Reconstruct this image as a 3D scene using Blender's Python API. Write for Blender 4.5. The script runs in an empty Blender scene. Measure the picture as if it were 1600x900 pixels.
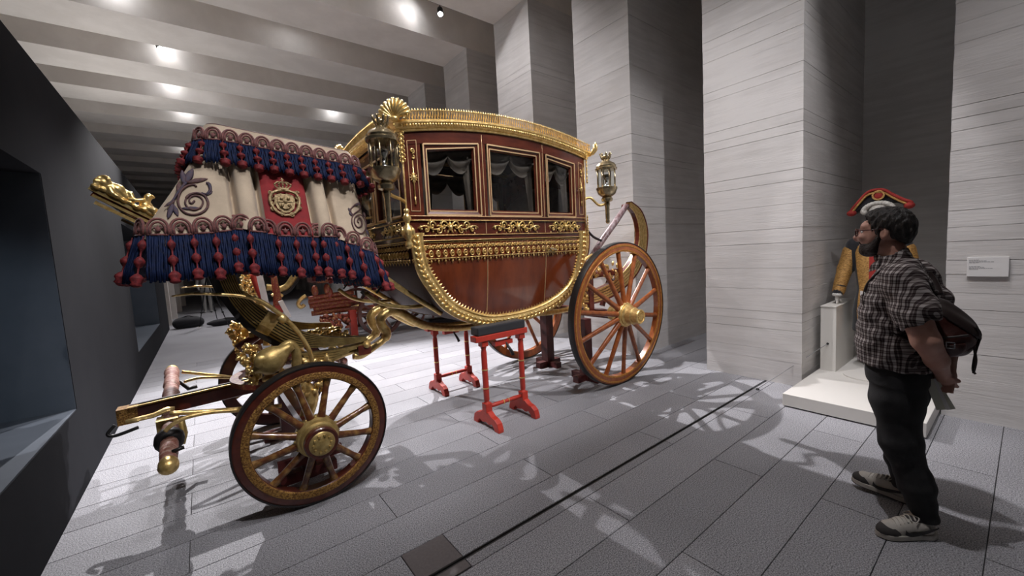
import bpy, bmesh, math, random
import numpy as np
from mathutils import Vector, Matrix
PI = math.pi
random.seed(7)
SC = bpy.context.scene
COL = SC.collection

# ------------------------------------------------------------------ camera
FPX = 627.4695211721443
RW = ((0.78828243, 0.09684059, -0.60764521), (-0.61277692, 0.03397326, -0.78952534), (-0.05581442, 0.99471992, 0.0861222))
CAMZ = 1.65
cam_d = bpy.data.cameras.new('camera'); cam = bpy.data.objects.new('camera', cam_d); COL.objects.link(cam)
cam_d.sensor_width = 36.0; cam_d.lens = 36.0 * FPX / 1600.0; cam_d.clip_start = 0.05; cam_d.clip_end = 200
cam.matrix_world = Matrix.Translation((0, 0, CAMZ)) @ Matrix(RW).to_4x4()
SC.camera = cam

# ------------------------------------------------------------------ world and colour management
world = bpy.data.worlds.new('world'); SC.world = world; world.use_nodes = True
world.node_tree.nodes['Background'].inputs[0].default_value = (0.5, 0.52, 0.6, 1)
world.node_tree.nodes['Background'].inputs[1].default_value = 0.02
vs = SC.view_settings
vs.view_transform = 'Standard'; vs.look = 'None'; vs.exposure = 0.0; vs.gamma = 1.0; vs.use_curve_mapping = False

# ------------------------------------------------------------------ light: ceiling track spots (fixtures are built further down round these)
# (position, aim point, watts, cone degrees, blend, source radius)
SPOTS = [
    ((4.22, 7.3, 6.42), (2.6, 4.4, 0.4), 2500, 62, .5, .035),
    ((-0.21, 11.27, 6.30), (1.0, 5.4, 0.2), 2700, 44, .5, .035),
    ((1.9, 7.3, 6.75), (1.3, 4.8, 0.4), 1500, 60, .5, .035),
    ((1.2, -1.1, 6.45), (1.2, 3.3, 1.8), 640, 38, .6, .05),
    ((4.3, -1.1, 6.45), (2.9, 3.3, 1.8), 820, 34, .6, .05),
    ((-0.2, 0.95, 6.45), (0.6, 3.4, 1.6), 160, 42, .7, .05),
    ((1.7, 3.1, 6.45), (5.3, 3.6, 1.4), 260, 70, .8, .05),
    ((3.6, 0.95, 6.45), (5.3, 0.95, 0.1), 300, 24, .4, .04),
    ((2.0, 9.4, 6.75), (2.0, 8.8, 0.3), 500, 70, .6, .05),
    ((0.6, 13.6, 6.75), (1.0, 12.2, 0.3), 900, 90, .6, .05),
    ((-0.7, 9.3, 6.30), (0.2, 6.5, 0.3), 450, 50, .6, .05),
    ((1.7, 3.1, 6.45), (5.1, 2.1, 1.2), 220, 46, .8, .05),
    ((2.0, -1.1, 6.45), (5.1, -.3, 1.2), 180, 46, .8, .05),
    ((2.6, 5.2, 6.6), (5.3, 6.2, 3.0), 260, 90, .8, .05),
    ((2.0, 17.8, 6.75), (2.5, 16.8, 0.3), 1600, 90, .6, .05),
    ((2.2, -1.1, 6.45), (5.7, 4.0, 1.2), 520, 40, .7, .05),
    ((1.6, 0.95, 6.45), (2.5, 1.0, 0.0), 380, 95, .8, .06),  # fill spot added to brighten the foreground floor
    # washlights close to the beam faces
    ((3.9, 7.48, 6.72), (3.55, 7.72, 6.3), 5, 120, .7, .03),
    ((-0.7, 9.64, 6.70), (-0.7, 9.88, 6.3), 1.3, 80, .7, .03),
    ((-0.15, 11.74, 6.70), (-0.1, 11.98, 6.3), 5, 80, .7, .03),
    ((-0.12, 13.84, 6.70), (-0.12, 14.08, 6.3), 1.2, 80, .7, .03),
    ((3.89, 13.84, 6.70), (3.89, 14.08, 6.3), 1.3, 80, .7, .03),
    ((0.09, 15.94, 6.70), (0.09, 16.18, 6.3), 1.3, 80, .7, .03),
    ((3.9, 18.04, 6.70), (3.9, 18.28, 6.3), 1.2, 80, .7, .03),
    ((0.1, 20.14, 6.70), (0.1, 20.38, 6.3), 1.3, 80, .7, .03),
]
FILL_WATTS = (10, 16, 27, 44, 64)  # watts of the trays added to brighten the ceiling
LIGHT_COL = (1.0, 0.965, 0.985)

def at(px, py, x=None, y=None, z=None):
    """the point of the place that shows at this pixel of the 1600x900 frame, on the plane x=, y= or z="""
    c = ((px - 800) / FPX, -(py - 450) / FPX, -1.0)
    r = [RW[i][0] * c[0] + RW[i][1] * c[1] + RW[i][2] * c[2] for i in range(3)]
    if z is not None: t = (z - CAMZ) / r[2]
    elif x is not None: t = x / r[0]
    else: t = y / r[1]
    return Vector((t * r[0], t * r[1], CAMZ + t * r[2]))

# ------------------------------------------------------------------ helpers
ORG = {}
def wloc(o):
    return ORG.get(o.name, Vector((0, 0, 0))) if o is not None else Vector((0, 0, 0))
def tag(o, label=None, cat=None, group=None, kind=None):
    if label: o['label'] = label
    if cat: o['category'] = cat
    if group: o['group'] = group
    if kind: o['kind'] = kind
    return o
def empty(name, loc, label=None, cat=None, group=None):
    o = bpy.data.objects.new(name, None); COL.objects.link(o); o.location = loc
    o.empty_display_size = 0.1
    ORG[o.name] = Vector(loc); return tag(o, label, cat, group)
def inst(name, me, loc, parent=None, rot=None, scale=None):
    """one more object that shares a mesh; loc is in world space (parents are never rotated)"""
    o = bpy.data.objects.new(name, me); COL.objects.link(o)
    p = Vector(loc)
    if parent is not None:
        o.parent = parent; p = p - wloc(parent)
    if rot is not None:
        M = rot.to_4x4() if isinstance(rot, Matrix) else Matrix.Rotation(rot, 4, 'Z')
        if scale is not None: M = M @ Matrix.Diagonal((scale[0], scale[1], scale[2], 1))
        o.matrix_local = Matrix.Translation(p) @ M
    else:
        o.location = p
        if scale is not None: o.scale = scale
    ORG[o.name] = Vector(loc)
    return o

class MB:
    def __init__(s): s.v = []; s.f = []; s.M = None
    def add(s, vs, fs):
        b = len(s.v)
        if s.M is not None: vs = [s.M @ Vector(p) for p in vs]
        s.v += [tuple(p) for p in vs]; s.f += [tuple(i + b for i in f) for f in fs]
    def box(s, lo, hi, M=None):
        x0, y0, z0 = lo; x1, y1, z1 = hi
        vs = [(x0,y0,z0),(x1,y0,z0),(x1,y1,z0),(x0,y1,z0),(x0,y0,z1),(x1,y0,z1),(x1,y1,z1),(x0,y1,z1)]
        if M is not None: vs = [M @ Vector(p) for p in vs]
        s.add(vs, [(0,3,2,1),(4,5,6,7),(0,1,5,4),(1,2,6,5),(2,3,7,6),(3,0,4,7)]); return s
    def bar(s, a, b, w, h, up=(0,0,1), w2=None, h2=None):
        """box beam from a to b, w across, h along up"""
        a = Vector(a); b = Vector(b); d = (b - a).normalized(); up = Vector(up)
        sx = d.cross(up)
        if sx.length < 1e-5: sx = d.cross(Vector((0,1,0)))
        sx.normalize(); uy = sx.cross(d)
        w2 = w if w2 is None else w2; h2 = h if h2 is None else h2
        vs = []
        for p, ww, hh in ((a, w, h), (b, w2, h2)):
            for i, j in ((-1,-1),(1,-1),(1,1),(-1,1)): vs.append(p + sx * (i * ww / 2) + uy * (j * hh / 2))
        s.add(vs, [(0,3,2,1),(4,5,6,7),(0,1,5,4),(1,2,6,5),(2,3,7,6),(3,0,4,7)]); return s
    def tube(s, path, r, n=8, closed=False, cap=True, flat=None, up=None):
        """round tube along path; r number or list; flat=(a,b) scales the section along (side, up)"""
        P = [Vector(p) for p in path]; m = len(P)
        R = r if isinstance(r, (list, tuple)) else [r] * m
        T = []
        for i in range(m):
            if closed: d = P[(i+1) % m] - P[i-1]
            else: d = P[min(i+1, m-1)] - P[max(i-1, 0)]
            T.append(d.normalized() if d.length > 1e-9 else Vector((0,0,1)))
        nrm = Vector(up) if up is not None else (Vector((0,0,1)) if abs(T[0].z) < .9 else Vector((1,0,0)))
        vs = []; fs = []
        fa, fb = flat if flat else (1, 1)
        for i in range(m):
            if up is not None: nrm = Vector(up)
            nrm = nrm - T[i] * nrm.dot(T[i])
            if nrm.length < 1e-6: nrm = T[i].orthogonal()
            nrm.normalize(); bn = T[i].cross(nrm)
            for k in range(n):
                a = 2 * PI * k / n
                vs.append(P[i] + bn * (math.cos(a) * R[i] * fa) + nrm * (math.sin(a) * R[i] * fb))
        for i in range(m if closed else m - 1):
            j = (i + 1) % m
            for k in range(n):
                l = (k + 1) % n
                fs.append((i*n+k, i*n+l, j*n+l, j*n+k))
        if cap and not closed:
            fs.append(tuple(range(n))[::-1]); fs.append(tuple((m-1)*n + k for k in range(n)))
        s.add(vs, fs); return s
    def lathe(s, prof, n=16, M=None, cap=True):
        """prof: (r, z) list turned about z"""
        vs = []; fs = []; m = len(prof)
        for r, z in prof:
            for k in range(n):
                a = 2 * PI * k / n; vs.append(Vector((r * math.cos(a), r * math.sin(a), z)))
        for i in range(m - 1):
            for k in range(n):
                l = (k + 1) % n; fs.append((i*n+k, i*n+l, (i+1)*n+l, (i+1)*n+k))
        if cap:
            fs.append(tuple(range(n))[::-1]); fs.append(tuple((m-1)*n + k for k in range(n)))
        if M is not None: vs = [M @ p for p in vs]
        s.add(vs, fs); return s
    def ring(s, R, sec, n=48, M=None):
        """closed section sec [(dr, z)] swept round z at radius R"""
        vs = []; fs = []; m = len(sec)
        for k in range(n):
            a = 2 * PI * k / n; c, d = math.cos(a), math.sin(a)
            for dr, z in sec: vs.append(Vector(((R + dr) * c, (R + dr) * d, z)))
        for k in range(n):
            l = (k + 1) % n
            for i in range(m):
                j = (i + 1) % m; fs.append((k*m+i, l*m+i, l*m+j, k*m+j))
        if M is not None: vs = [M @ p for p in vs]
        s.add(vs, fs); return s
    def ell(s, c, r, n=8, m=6, M=None):
        """ellipsoid, radii r (number or 3)"""
        if not isinstance(r, (list, tuple)): r = (r, r, r)
        c = Vector(c); vs = [Vector((0,0,-r[2]))]; fs = []
        for i in range(1, m):
            t = -PI/2 + PI * i / m
            for k in range(n):
                a = 2 * PI * k / n; vs.append(Vector((r[0]*math.cos(t)*math.cos(a), r[1]*math.cos(t)*math.sin(a), r[2]*math.sin(t))))
        vs.append(Vector((0,0,r[2]))); top = len(vs) - 1
        for k in range(n): fs.append((0, 1 + (k+1) % n, 1 + k))
        for i in range(m - 2):
            for k in range(n):
                l = (k+1) % n; fs.append((1+i*n+k, 1+i*n+l, 1+(i+1)*n+l, 1+(i+1)*n+k))
        b = 1 + (m-2) * n
        for k in range(n): fs.append((b+k, b+(k+1) % n, top))
        if M is not None: vs = [M @ p for p in vs]
        s.add([p + c for p in vs], fs); return s
    def prism(s, poly, z0, z1, M=None):
        n = len(poly)
        vs = [Vector((p[0], p[1], z0)) for p in poly] + [Vector((p[0], p[1], z1)) for p in poly]
        fs = [tuple(range(n))[::-1], tuple(range(n, 2*n))] + [(i, (i+1) % n, n + (i+1) % n, n + i) for i in range(n)]
        if M is not None: vs = [M @ p for p in vs]
        s.add(vs, fs); return s
    def grid(s, G, closed_u=False):
        """G[i][j] points"""
        a = len(G); b = len(G[0]); vs = [p for row in G for p in row]; fs = []
        for i in range(a if closed_u else a - 1):
            k = (i + 1) % a
            for j in range(b - 1): fs.append((i*b+j, k*b+j, k*b+j+1, i*b+j+1))
        s.add(vs, fs); return s
    def mesh(s, name, mat, smooth=False, origin=(0,0,0), recalc=True):
        o = Vector(origin)
        me = bpy.data.meshes.new(name)
        me.from_pydata([(p[0]-o.x, p[1]-o.y, p[2]-o.z) for p in s.v], [], s.f)
        if recalc:
            bm = bmesh.new(); bm.from_mesh(me); bmesh.ops.recalc_face_normals(bm, faces=bm.faces); bm.to_mesh(me); bm.free()
        if mat is not None: me.materials.append(mat)
        if smooth is True: me.shade_smooth()
        elif smooth: 
            me.shade_smooth()
            try: me.set_sharp_from_angle(angle=math.radians(smooth))
            except Exception: pass
        me.update(); return me
    def build(s, name, mat, parent=None, smooth=False, origin=None, recalc=True):
        """one object; vertices are in world space, its origin goes to origin (or its parent's)"""
        org = Vector(origin) if origin is not None else wloc(parent)
        me = s.mesh(name, mat, smooth, org, recalc)
        return inst(name, me, org, parent)

def bevel(o, w=.004, seg=2, ang=40):
    m = o.modifiers.new('bevel', 'BEVEL'); m.width = w; m.segments = seg; m.limit_method = 'ANGLE'; m.angle_limit = math.radians(ang); return o
def catmull(P, k=6, closed=False):
    P = [Vector(p) for p in P]; n = len(P); out = []
    for i in range(n if closed else n - 1):
        p0 = P[i-1] if (i > 0 or closed) else P[0]; p1 = P[i]; p2 = P[(i+1) % n]
        p3 = P[(i+2) % n] if (closed or i + 2 < n) else P[-1]
        for j in range(k):
            t = j / k
            out.append(0.5 * ((2*p1) + (p2-p0)*t + (2*p0-5*p1+4*p2-p3)*t*t + (3*p1-p0-3*p2+p3)*t*t*t))
    if not closed: out.append(P[-1])
    return out
def lerp(a, b, t): return a + (b - a) * t
def interp(x, xs, ys):
    return float(np.interp(x, xs, ys))

# ------------------------------------------------------------------ implicit surfaces for the organic shapes (rounded cones, ellipsoids blended and meshed)
class SDF:
    def __init__(s, lo, hi, h):
        s.lo = np.array(lo, float); s.h = h
        s.n = np.ceil((np.array(hi) - s.lo) / h).astype(int) + 1
        s.ax = [s.lo[i] + h * np.arange(s.n[i]) for i in range(3)]
        s.F = np.full(tuple(s.n), 0.12, np.float32)
    def _blk(s, lo, hi, m):
        sl = []
        for i in range(3):
            a = max(0, int((lo[i] - m - s.lo[i]) / s.h)); b = min(s.n[i], int((hi[i] + m - s.lo[i]) / s.h) + 2)
            if b <= a: return None
            sl.append(slice(a, b))
        X, Y, Z = np.meshgrid(s.ax[0][sl[0]], s.ax[1][sl[1]], s.ax[2][sl[2]], indexing='ij')
        return tuple(sl), X, Y, Z
    def _mix(s, sl, d, k, cut):
        a = s.F[sl]; d = d.astype(np.float32)
        if cut:
            if k > 0:
                h = np.clip(.5 - .5 * (a + d) / k, 0, 1); s.F[sl] = a * (1 - h) - d * h + k * h * (1 - h)
            else: s.F[sl] = np.maximum(a, -d)
            return
        if k > 0:
            h = np.clip(.5 + .5 * (a - d) / k, 0, 1); s.F[sl] = a * (1 - h) + d * h - k * h * (1 - h)
        else: s.F[sl] = np.minimum(a, d)
    def cone(s, a, b, ra, rb, k=.01, cut=False):
        a = np.array(a, float); b = np.array(b, float); r = max(ra, rb)
        B = s._blk(np.minimum(a, b) - r, np.maximum(a, b) + r, .05 + k)
        if B is None: return s
        sl, X, Y, Z = B; d = b - a; L = max(float(d @ d), 1e-9)
        t = np.clip(((X-a[0])*d[0] + (Y-a[1])*d[1] + (Z-a[2])*d[2]) / L, 0, 1)
        q = np.sqrt((X-a[0]-d[0]*t)**2 + (Y-a[1]-d[1]*t)**2 + (Z-a[2]-d[2]*t)**2) - (ra + (rb - ra) * t)
        s._mix(sl, q, k, cut); return s
    def chain(s, pts, rs, k=.01):
        for i in range(len(pts) - 1): s.cone(pts[i], pts[i+1], rs[i], rs[i+1], k)
        return s
    def ell(s, c, r, k=.01, rot=None, cut=False):
        c = np.array(c, float); r = np.array(r, float) if hasattr(r, '__len__') else np.array([r]*3, float)
        m = r.max(); B = s._blk(c - m, c + m, .05 + k)
        if B is None: return s
        sl, X, Y, Z = B; X = X - c[0]; Y = Y - c[1]; Z = Z - c[2]
        if rot is not None:
            R = np.array(rot.transposed())
            X, Y, Z = (R[i][0]*X + R[i][1]*Y + R[i][2]*Z for i in range(3))
        q = np.sqrt((X/r[0])**2 + (Y/r[1])**2 + (Z/r[2])**2)
        g = np.sqrt((X/r[0]**2)**2 + (Y/r[1]**2)**2 + (Z/r[2]**2)**2) + 1e-9
        s._mix(sl, q * (q - 1) / g, k, cut); return s
    def sections(s, secs, k=.0, p=2.4):
        """stack of superellipse sections (z, cx, cy, rx, ry), z rising"""
        zs = [q[0] for q in secs]
        cx0 = min(q[1]-q[3] for q in secs); cx1 = max(q[1]+q[3] for q in secs)
        cy0 = min(q[2]-q[4] for q in secs); cy1 = max(q[2]+q[4] for q in secs)
        B = s._blk(np.array((cx0, cy0, zs[0])), np.array((cx1, cy1, zs[-1])), .05 + k)
        sl, X, Y, Z = B
        C = [np.interp(Z, zs, [q[i] for q in secs]) for i in range(1, 5)]
        q = (np.abs((X - C[0]) / C[2])**p + np.abs((Y - C[1]) / C[3])**p)**(1/p)
        d = (q - 1) * np.minimum(C[2], C[3]) * .9
        d = np.maximum(d, np.maximum(zs[0] - Z, Z - zs[-1]))
        s._mix(sl, d, k, False); return s
    def halfcut(s, pt, nrm):
        """removes the side the normal points to"""
        X, Y, Z = np.meshgrid(*s.ax, indexing='ij'); n = np.array(nrm, float); n /= np.linalg.norm(n)
        s.F = np.maximum(s.F, ((X-pt[0])*n[0] + (Y-pt[1])*n[1] + (Z-pt[2])*n[2]).astype(np.float32)); return s
    def bumps(s, fn):
        X, Y, Z = np.meshgrid(*s.ax, indexing='ij'); s.F = s.F + fn(X, Y, Z).astype(np.float32); return s
    def polys(s):
        F = s.F; nx, ny, nz = F.shape; ins = F < 0
        c = np.zeros((nx-1, ny-1, nz-1), np.int8)
        for i in (0, 1):
            for j in (0, 1):
                for k in (0, 1): c += ins[i:nx-1+i, j:ny-1+j, k:nz-1+k]
        act = (c > 0) & (c < 8); idx = np.argwhere(act)
        num = np.full(act.shape, -1, np.int64); num[act] = np.arange(len(idx))
        P = np.zeros((len(idx), 3)); W = np.zeros(len(idx))
        cor = [(i, j, k) for i in (0, 1) for j in (0, 1) for k in (0, 1)]
        val = {q: F[idx[:,0]+q[0], idx[:,1]+q[1], idx[:,2]+q[2]] for q in cor}
        for a in cor:
            for ax in range(3):
                if a[ax]: continue
                b = list(a); b[ax] = 1; b = tuple(b); va, vb = val[a], val[b]; m = (va < 0) != (vb < 0)
                t = np.where(m, va / np.where(m, va - vb, 1), 0)
                q = np.tile(np.array(a, float), (len(idx), 1)); q[:, ax] += t
                P[m] += q[m]; W[m] += 1
        P = s.lo + (idx + P / W[:, None]) * s.h
        faces = []
        for ax in range(3):
            u, v = (ax + 1) % 3, (ax + 2) % 3
            A = [slice(None)] * 3; Bs = [slice(None)] * 3; A[ax] = slice(0, -1); Bs[ax] = slice(1, None)
            ch = ins[tuple(A)] != ins[tuple(Bs)]; e = np.argwhere(ch)
            e = e[(e[:, u] > 0) & (e[:, v] > 0) & (e[:, u] < F.shape[u]-1) & (e[:, v] < F.shape[v]-1)]
            q = []
            for du, dv in ((-1,-1),(0,-1),(0,0),(-1,0)):
                g = e.copy(); g[:, u] += du; g[:, v] += dv; q.append(num[g[:,0], g[:,1], g[:,2]])
            q = np.stack(q, 1); fl = ~ins[e[:,0], e[:,1], e[:,2]]
            q[fl] = q[fl][:, ::-1]; faces.append(q)
        return P, np.concatenate(faces)
    def build(s, name, mat, parent=None, origin=None, smooth_it=0, M=None):
        P, Fc = s.polys()
        if M is not None: P = P @ np.array(M.to_3x3()).T + np.array(M.translation)
        org = Vector(origin) if origin is not None else wloc(parent)
        me = bpy.data.meshes.new(name); me.from_pydata((P - np.array(org)).tolist(), [], Fc.tolist())
        me.materials.append(mat); me.shade_smooth(); me.update()
        o = inst(name, me, org, parent)
        if smooth_it:
            md = o.modifiers.new('smooth', 'SMOOTH'); md.iterations = smooth_it; md.factor = .5
        return o

# ------------------------------------------------------------------ materials
MATS = {}
def mat(name, col, rough=.5, metal=0., col2=None, scale=8., stretch=(1,1,1), bump=0., bscale=None, spec=.5, coat=0., detail=4., ramp=(.35,.65), coord='Object', sheen=0., emit=None):
    m = bpy.data.materials.new(name); m.use_nodes = True; nt = m.node_tree; N = nt.nodes; Lk = nt.links
    b = N['Principled BSDF']; b.inputs['Roughness'].default_value = rough; b.inputs['Metallic'].default_value = metal
    b.inputs['Base Color'].default_value = (*col, 1); b.inputs['Specular IOR Level'].default_value = spec
    b.inputs['Coat Weight'].default_value = coat; b.inputs['Coat Roughness'].default_value = .06; b.inputs['Sheen Weight'].default_value = sheen
    if emit: b.inputs['Emission Color'].default_value = (*emit[0], 1); b.inputs['Emission Strength'].default_value = emit[1]
    if col2 is not None or bump:
        tc = N.new('ShaderNodeTexCoord'); mp = N.new('ShaderNodeMapping'); mp.inputs['Scale'].default_value = stretch
        Lk.new(tc.outputs[coord], mp.inputs['Vector'])
    if col2 is not None:
        n = N.new('ShaderNodeTexNoise'); n.inputs['Scale'].default_value = scale; n.inputs['Detail'].default_value = detail; n.inputs['Roughness'].default_value = .6
        Lk.new(mp.outputs[0], n.inputs['Vector'])
        r = N.new('ShaderNodeValToRGB'); r.color_ramp.elements[0].position = ramp[0]; r.color_ramp.elements[1].position = ramp[1]
        r.color_ramp.elements[0].color = (*col, 1); r.color_ramp.elements[1].color = (*col2, 1)
        Lk.new(n.outputs['Fac'], r.inputs[0]); Lk.new(r.outputs[0], b.inputs['Base Color'])
    if bump:
        n2 = N.new('ShaderNodeTexNoise'); n2.inputs['Scale'].default_value = bscale or scale; n2.inputs['Detail'].default_value = 5
        Lk.new(mp.outputs[0], n2.inputs['Vector'])
        bp = N.new('ShaderNodeBump'); bp.inputs['Strength'].default_value = bump; bp.inputs['Distance'].default_value = .02
        Lk.new(n2.outputs['Fac'], bp.inputs['Height']); Lk.new(bp.outputs[0], b.inputs['Normal'])
    MATS[name] = m; return m

gold = mat('gilding', (.95,.71,.31), .36, .72, (.66,.43,.14), 26, bump=.15, bscale=60)
gold_old = mat('aged_gilding', (.64,.48,.19), .42, .65, (.38,.26,.09), 18, bump=.12, bscale=40)
gold_bright = mat('bright_gilding', (1.0,.78,.36), .30, .78, (.82,.55,.18), 30, bump=.1, bscale=80)
silvergilt = mat('silver_gilt', (.62,.52,.34), .25, .9, (.40,.32,.19), 20)
brass_line = mat('gilt_line', (.80,.55,.30), .4, .6)
mahog = mat('mahogany_veneer', (.20,.044,.013), .16, 0, (.075,.016,.007), 7, (1,1,.25), coat=.6, detail=8, ramp=(.3,.75))
mahog2 = mat('mahogany_rail', (.115,.026,.013), .25, 0, (.06,.013,.008), 12, (.3,1,1), coat=.4)
wheelwood = mat('varnished_wheel_wood', (.40,.115,.028), .3, 0, (.22,.055,.014), 14, (1,1,.4), coat=.3)
rimgold = mat('gold_lined_wheel_rim', (.55,.25,.05), .4, .3, (.36,.13,.02), 40)
darkwheel = mat('dark_red_wheel_wood', (.10,.022,.012), .3, 0, (.055,.012,.008), 14, coat=.3)
carvedrim = mat('carved_gilt_rim', (.42,.23,.055), .45, .45, (.17,.075,.02), 90, ramp=(.42,.58), bump=.6, bscale=90)
redwood = mat('red_lacquered_wood', (.17,.030,.015), .28, 0, (.09,.016,.010), 10, coat=.35)
blackiron = mat('black_iron', (.012,.011,.011), .45, .0, bump=.1, bscale=60)
leather = mat('black_leather', (.012,.010,.010), .5)
darkred = mat('dark_red_block_paint', (.085,.014,.012), .5, 0, (.055,.011,.010), 9)
redpaint = mat('red_trestle_paint', (.52,.045,.026), .42, 0, (.40,.034,.022), 6)
cream = mat('cream_wool_cloth', (.60,.49,.36), .85, 0, (.47,.38,.28), 5, bump=.12, bscale=300, sheen=.2)
creamdark = mat('cream_cloth_pleat', (.54,.44,.33), .85, 0, (.44,.355,.26), 6, sheen=.2)
bluefr = mat('blue_silk_fringe', (.008,.019,.070), .65, 0, (.004,.009,.032), 40, (1,1,.2), spec=.2)
redtas = mat('crimson_silk_tassel', (.27,.036,.038), .65, 0, (.085,.012,.016), 45, spec=.25)
rosebraid = mat('rose_braid', (.25,.085,.07), .7, 0, (.11,.038,.042), 80, sheen=.2)
navybraid = mat('dark_blue_embroidery', (.045,.045,.085), .7, 0, (.09,.05,.06), 60)
plumbraid = mat('plum_embroidery', (.14,.065,.055), .7, 0, (.07,.035,.045), 70)
velvet = mat('crimson_velvet', (.30,.006,.010), .8, 0, (.20,.004,.008), 9, sheen=.4)
white_cord = mat('white_cord', (.6,.55,.5), .7)
curtainm = mat('grey_brown_silk', (.17,.135,.10), .6, 0, (.08,.064,.05), 7, sheen=.3)
upholst = mat('grey_silk_upholstery', (.24,.215,.19), .6, 0, (.12,.11,.10), 12, sheen=.3)
whitep = mat('white_plinth_paint', (.72,.70,.66), .6)
whitelabel = mat('white_label_board', (.74,.73,.72), .5)
inkgrey = mat('grey_print', (.28,.28,.29), .7)
skin = mat('skin', (.52,.29,.22), .5, 0, (.44,.22,.165), 14, bump=.05, bscale=120)
beardm = mat('dark_brown_beard', (.020,.013,.010), .7, 0, (.035,.02,.015), 90, bump=.5, bscale=160)
hairm = mat('dark_hair', (.010,.008,.007), .55, 0, (.022,.016,.013), 60, (1,1,.3), bump=.6, bscale=110)
jeansm = mat('black_denim', (.008,.008,.009), .8, 0, (.013,.013,.014), 30, bump=.1, bscale=200)
shoewhite = mat('off_white_trainer', (.52,.49,.44), .6, 0, (.44,.41,.37), 20)
shoedark = mat('dark_suede', (.05,.045,.045), .8)
bagm = mat('oxblood_leather', (.055,.014,.010), .38, 0, (.025,.008,.007), 8, bump=.15, bscale=50)
strapm = mat('dark_strap', (.018,.010,.009), .5)
paperm = mat('paper', (.62,.62,.52), .7)
chrome = mat('steel', (.55,.55,.56), .25, 1.)
blackcloth = mat('black_wool', (.012,.012,.016), .85, sheen=.2)
goldlace = mat('gold_lace', (.62,.36,.11), .5, .35, (.30,.15,.04), 45, (1,1,3), ramp=(.4,.6), bump=.5, bscale=70)
redcloth = mat('scarlet_cloth', (.33,.025,.02), .8)
whitefeather = mat('white_plume', (.62,.60,.55), .8, 0, (.45,.43,.39), 40, bump=.5, bscale=60)
whiteglove = mat('white_glove', (.68,.66,.63), .7, bump=.3, bscale=40)
ropewrap = mat('worn_leather_wrapping', (.22,.085,.060), .6, 0, (.36,.24,.19), 22, (1,2,1), ramp=(.48,.62), bump=.4, bscale=30)
bgred = mat('red_gilt_undercarriage', (.26,.045,.03), .4, 0, (.42,.20,.06), 30, ramp=(.5,.62), coat=.2)
greycloth = mat('light_grey_trousers', (.30,.29,.28), .85)
silverstrap = mat('faded_rose_leather', (.13,.065,.065), .4, 0, (.30,.24,.25), 30, (1,1,.15), ramp=(.4,.65))
blackplastic = mat('black_plastic', (.010,.010,.011), .45)
lampglow = mat('spot_lens', (1,1,1), .4, emit=((.93,.95,1.), 120.))

def glass_mat(name, tint=(.9,.92,.92), gloss=.05, edge=.5):
    m = bpy.data.materials.new(name); m.use_nodes = True; nt = m.node_tree; N = nt.nodes; N.clear()
    o = N.new('ShaderNodeOutputMaterial'); t = N.new('ShaderNodeBsdfTransparent'); t.inputs[0].default_value = (*tint, 1)
    g = N.new('ShaderNodeBsdfGlossy'); g.inputs['Roughness'].default_value = .03; g.inputs[0].default_value = (1,1,1,1)
    f = N.new('ShaderNodeFresnel'); f.inputs[0].default_value = 1.5
    ge = N.new('ShaderNodeNewGeometry'); mr = N.new('ShaderNodeMapRange'); mr.inputs[3].default_value = 1.5; mr.inputs[4].default_value = 1 / 1.5   # a thin pane reflects alike from both sides
    nt.links.new(ge.outputs['Backfacing'], mr.inputs[0]); nt.links.new(mr.outputs[0], f.inputs[0])
    x = N.new('ShaderNodeMixShader'); nt.links.new(f.outputs[0], x.inputs[0]); nt.links.new(t.outputs[0], x.inputs[1]); nt.links.new(g.outputs[0], x.inputs[2])
    nt.links.new(x.outputs[0], o.inputs[0]); return m
glass = glass_mat('carriage_window_glass', (.62,.63,.63))
lampglass = glass_mat('lamp_glass', (.86,.88,.86))

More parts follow.
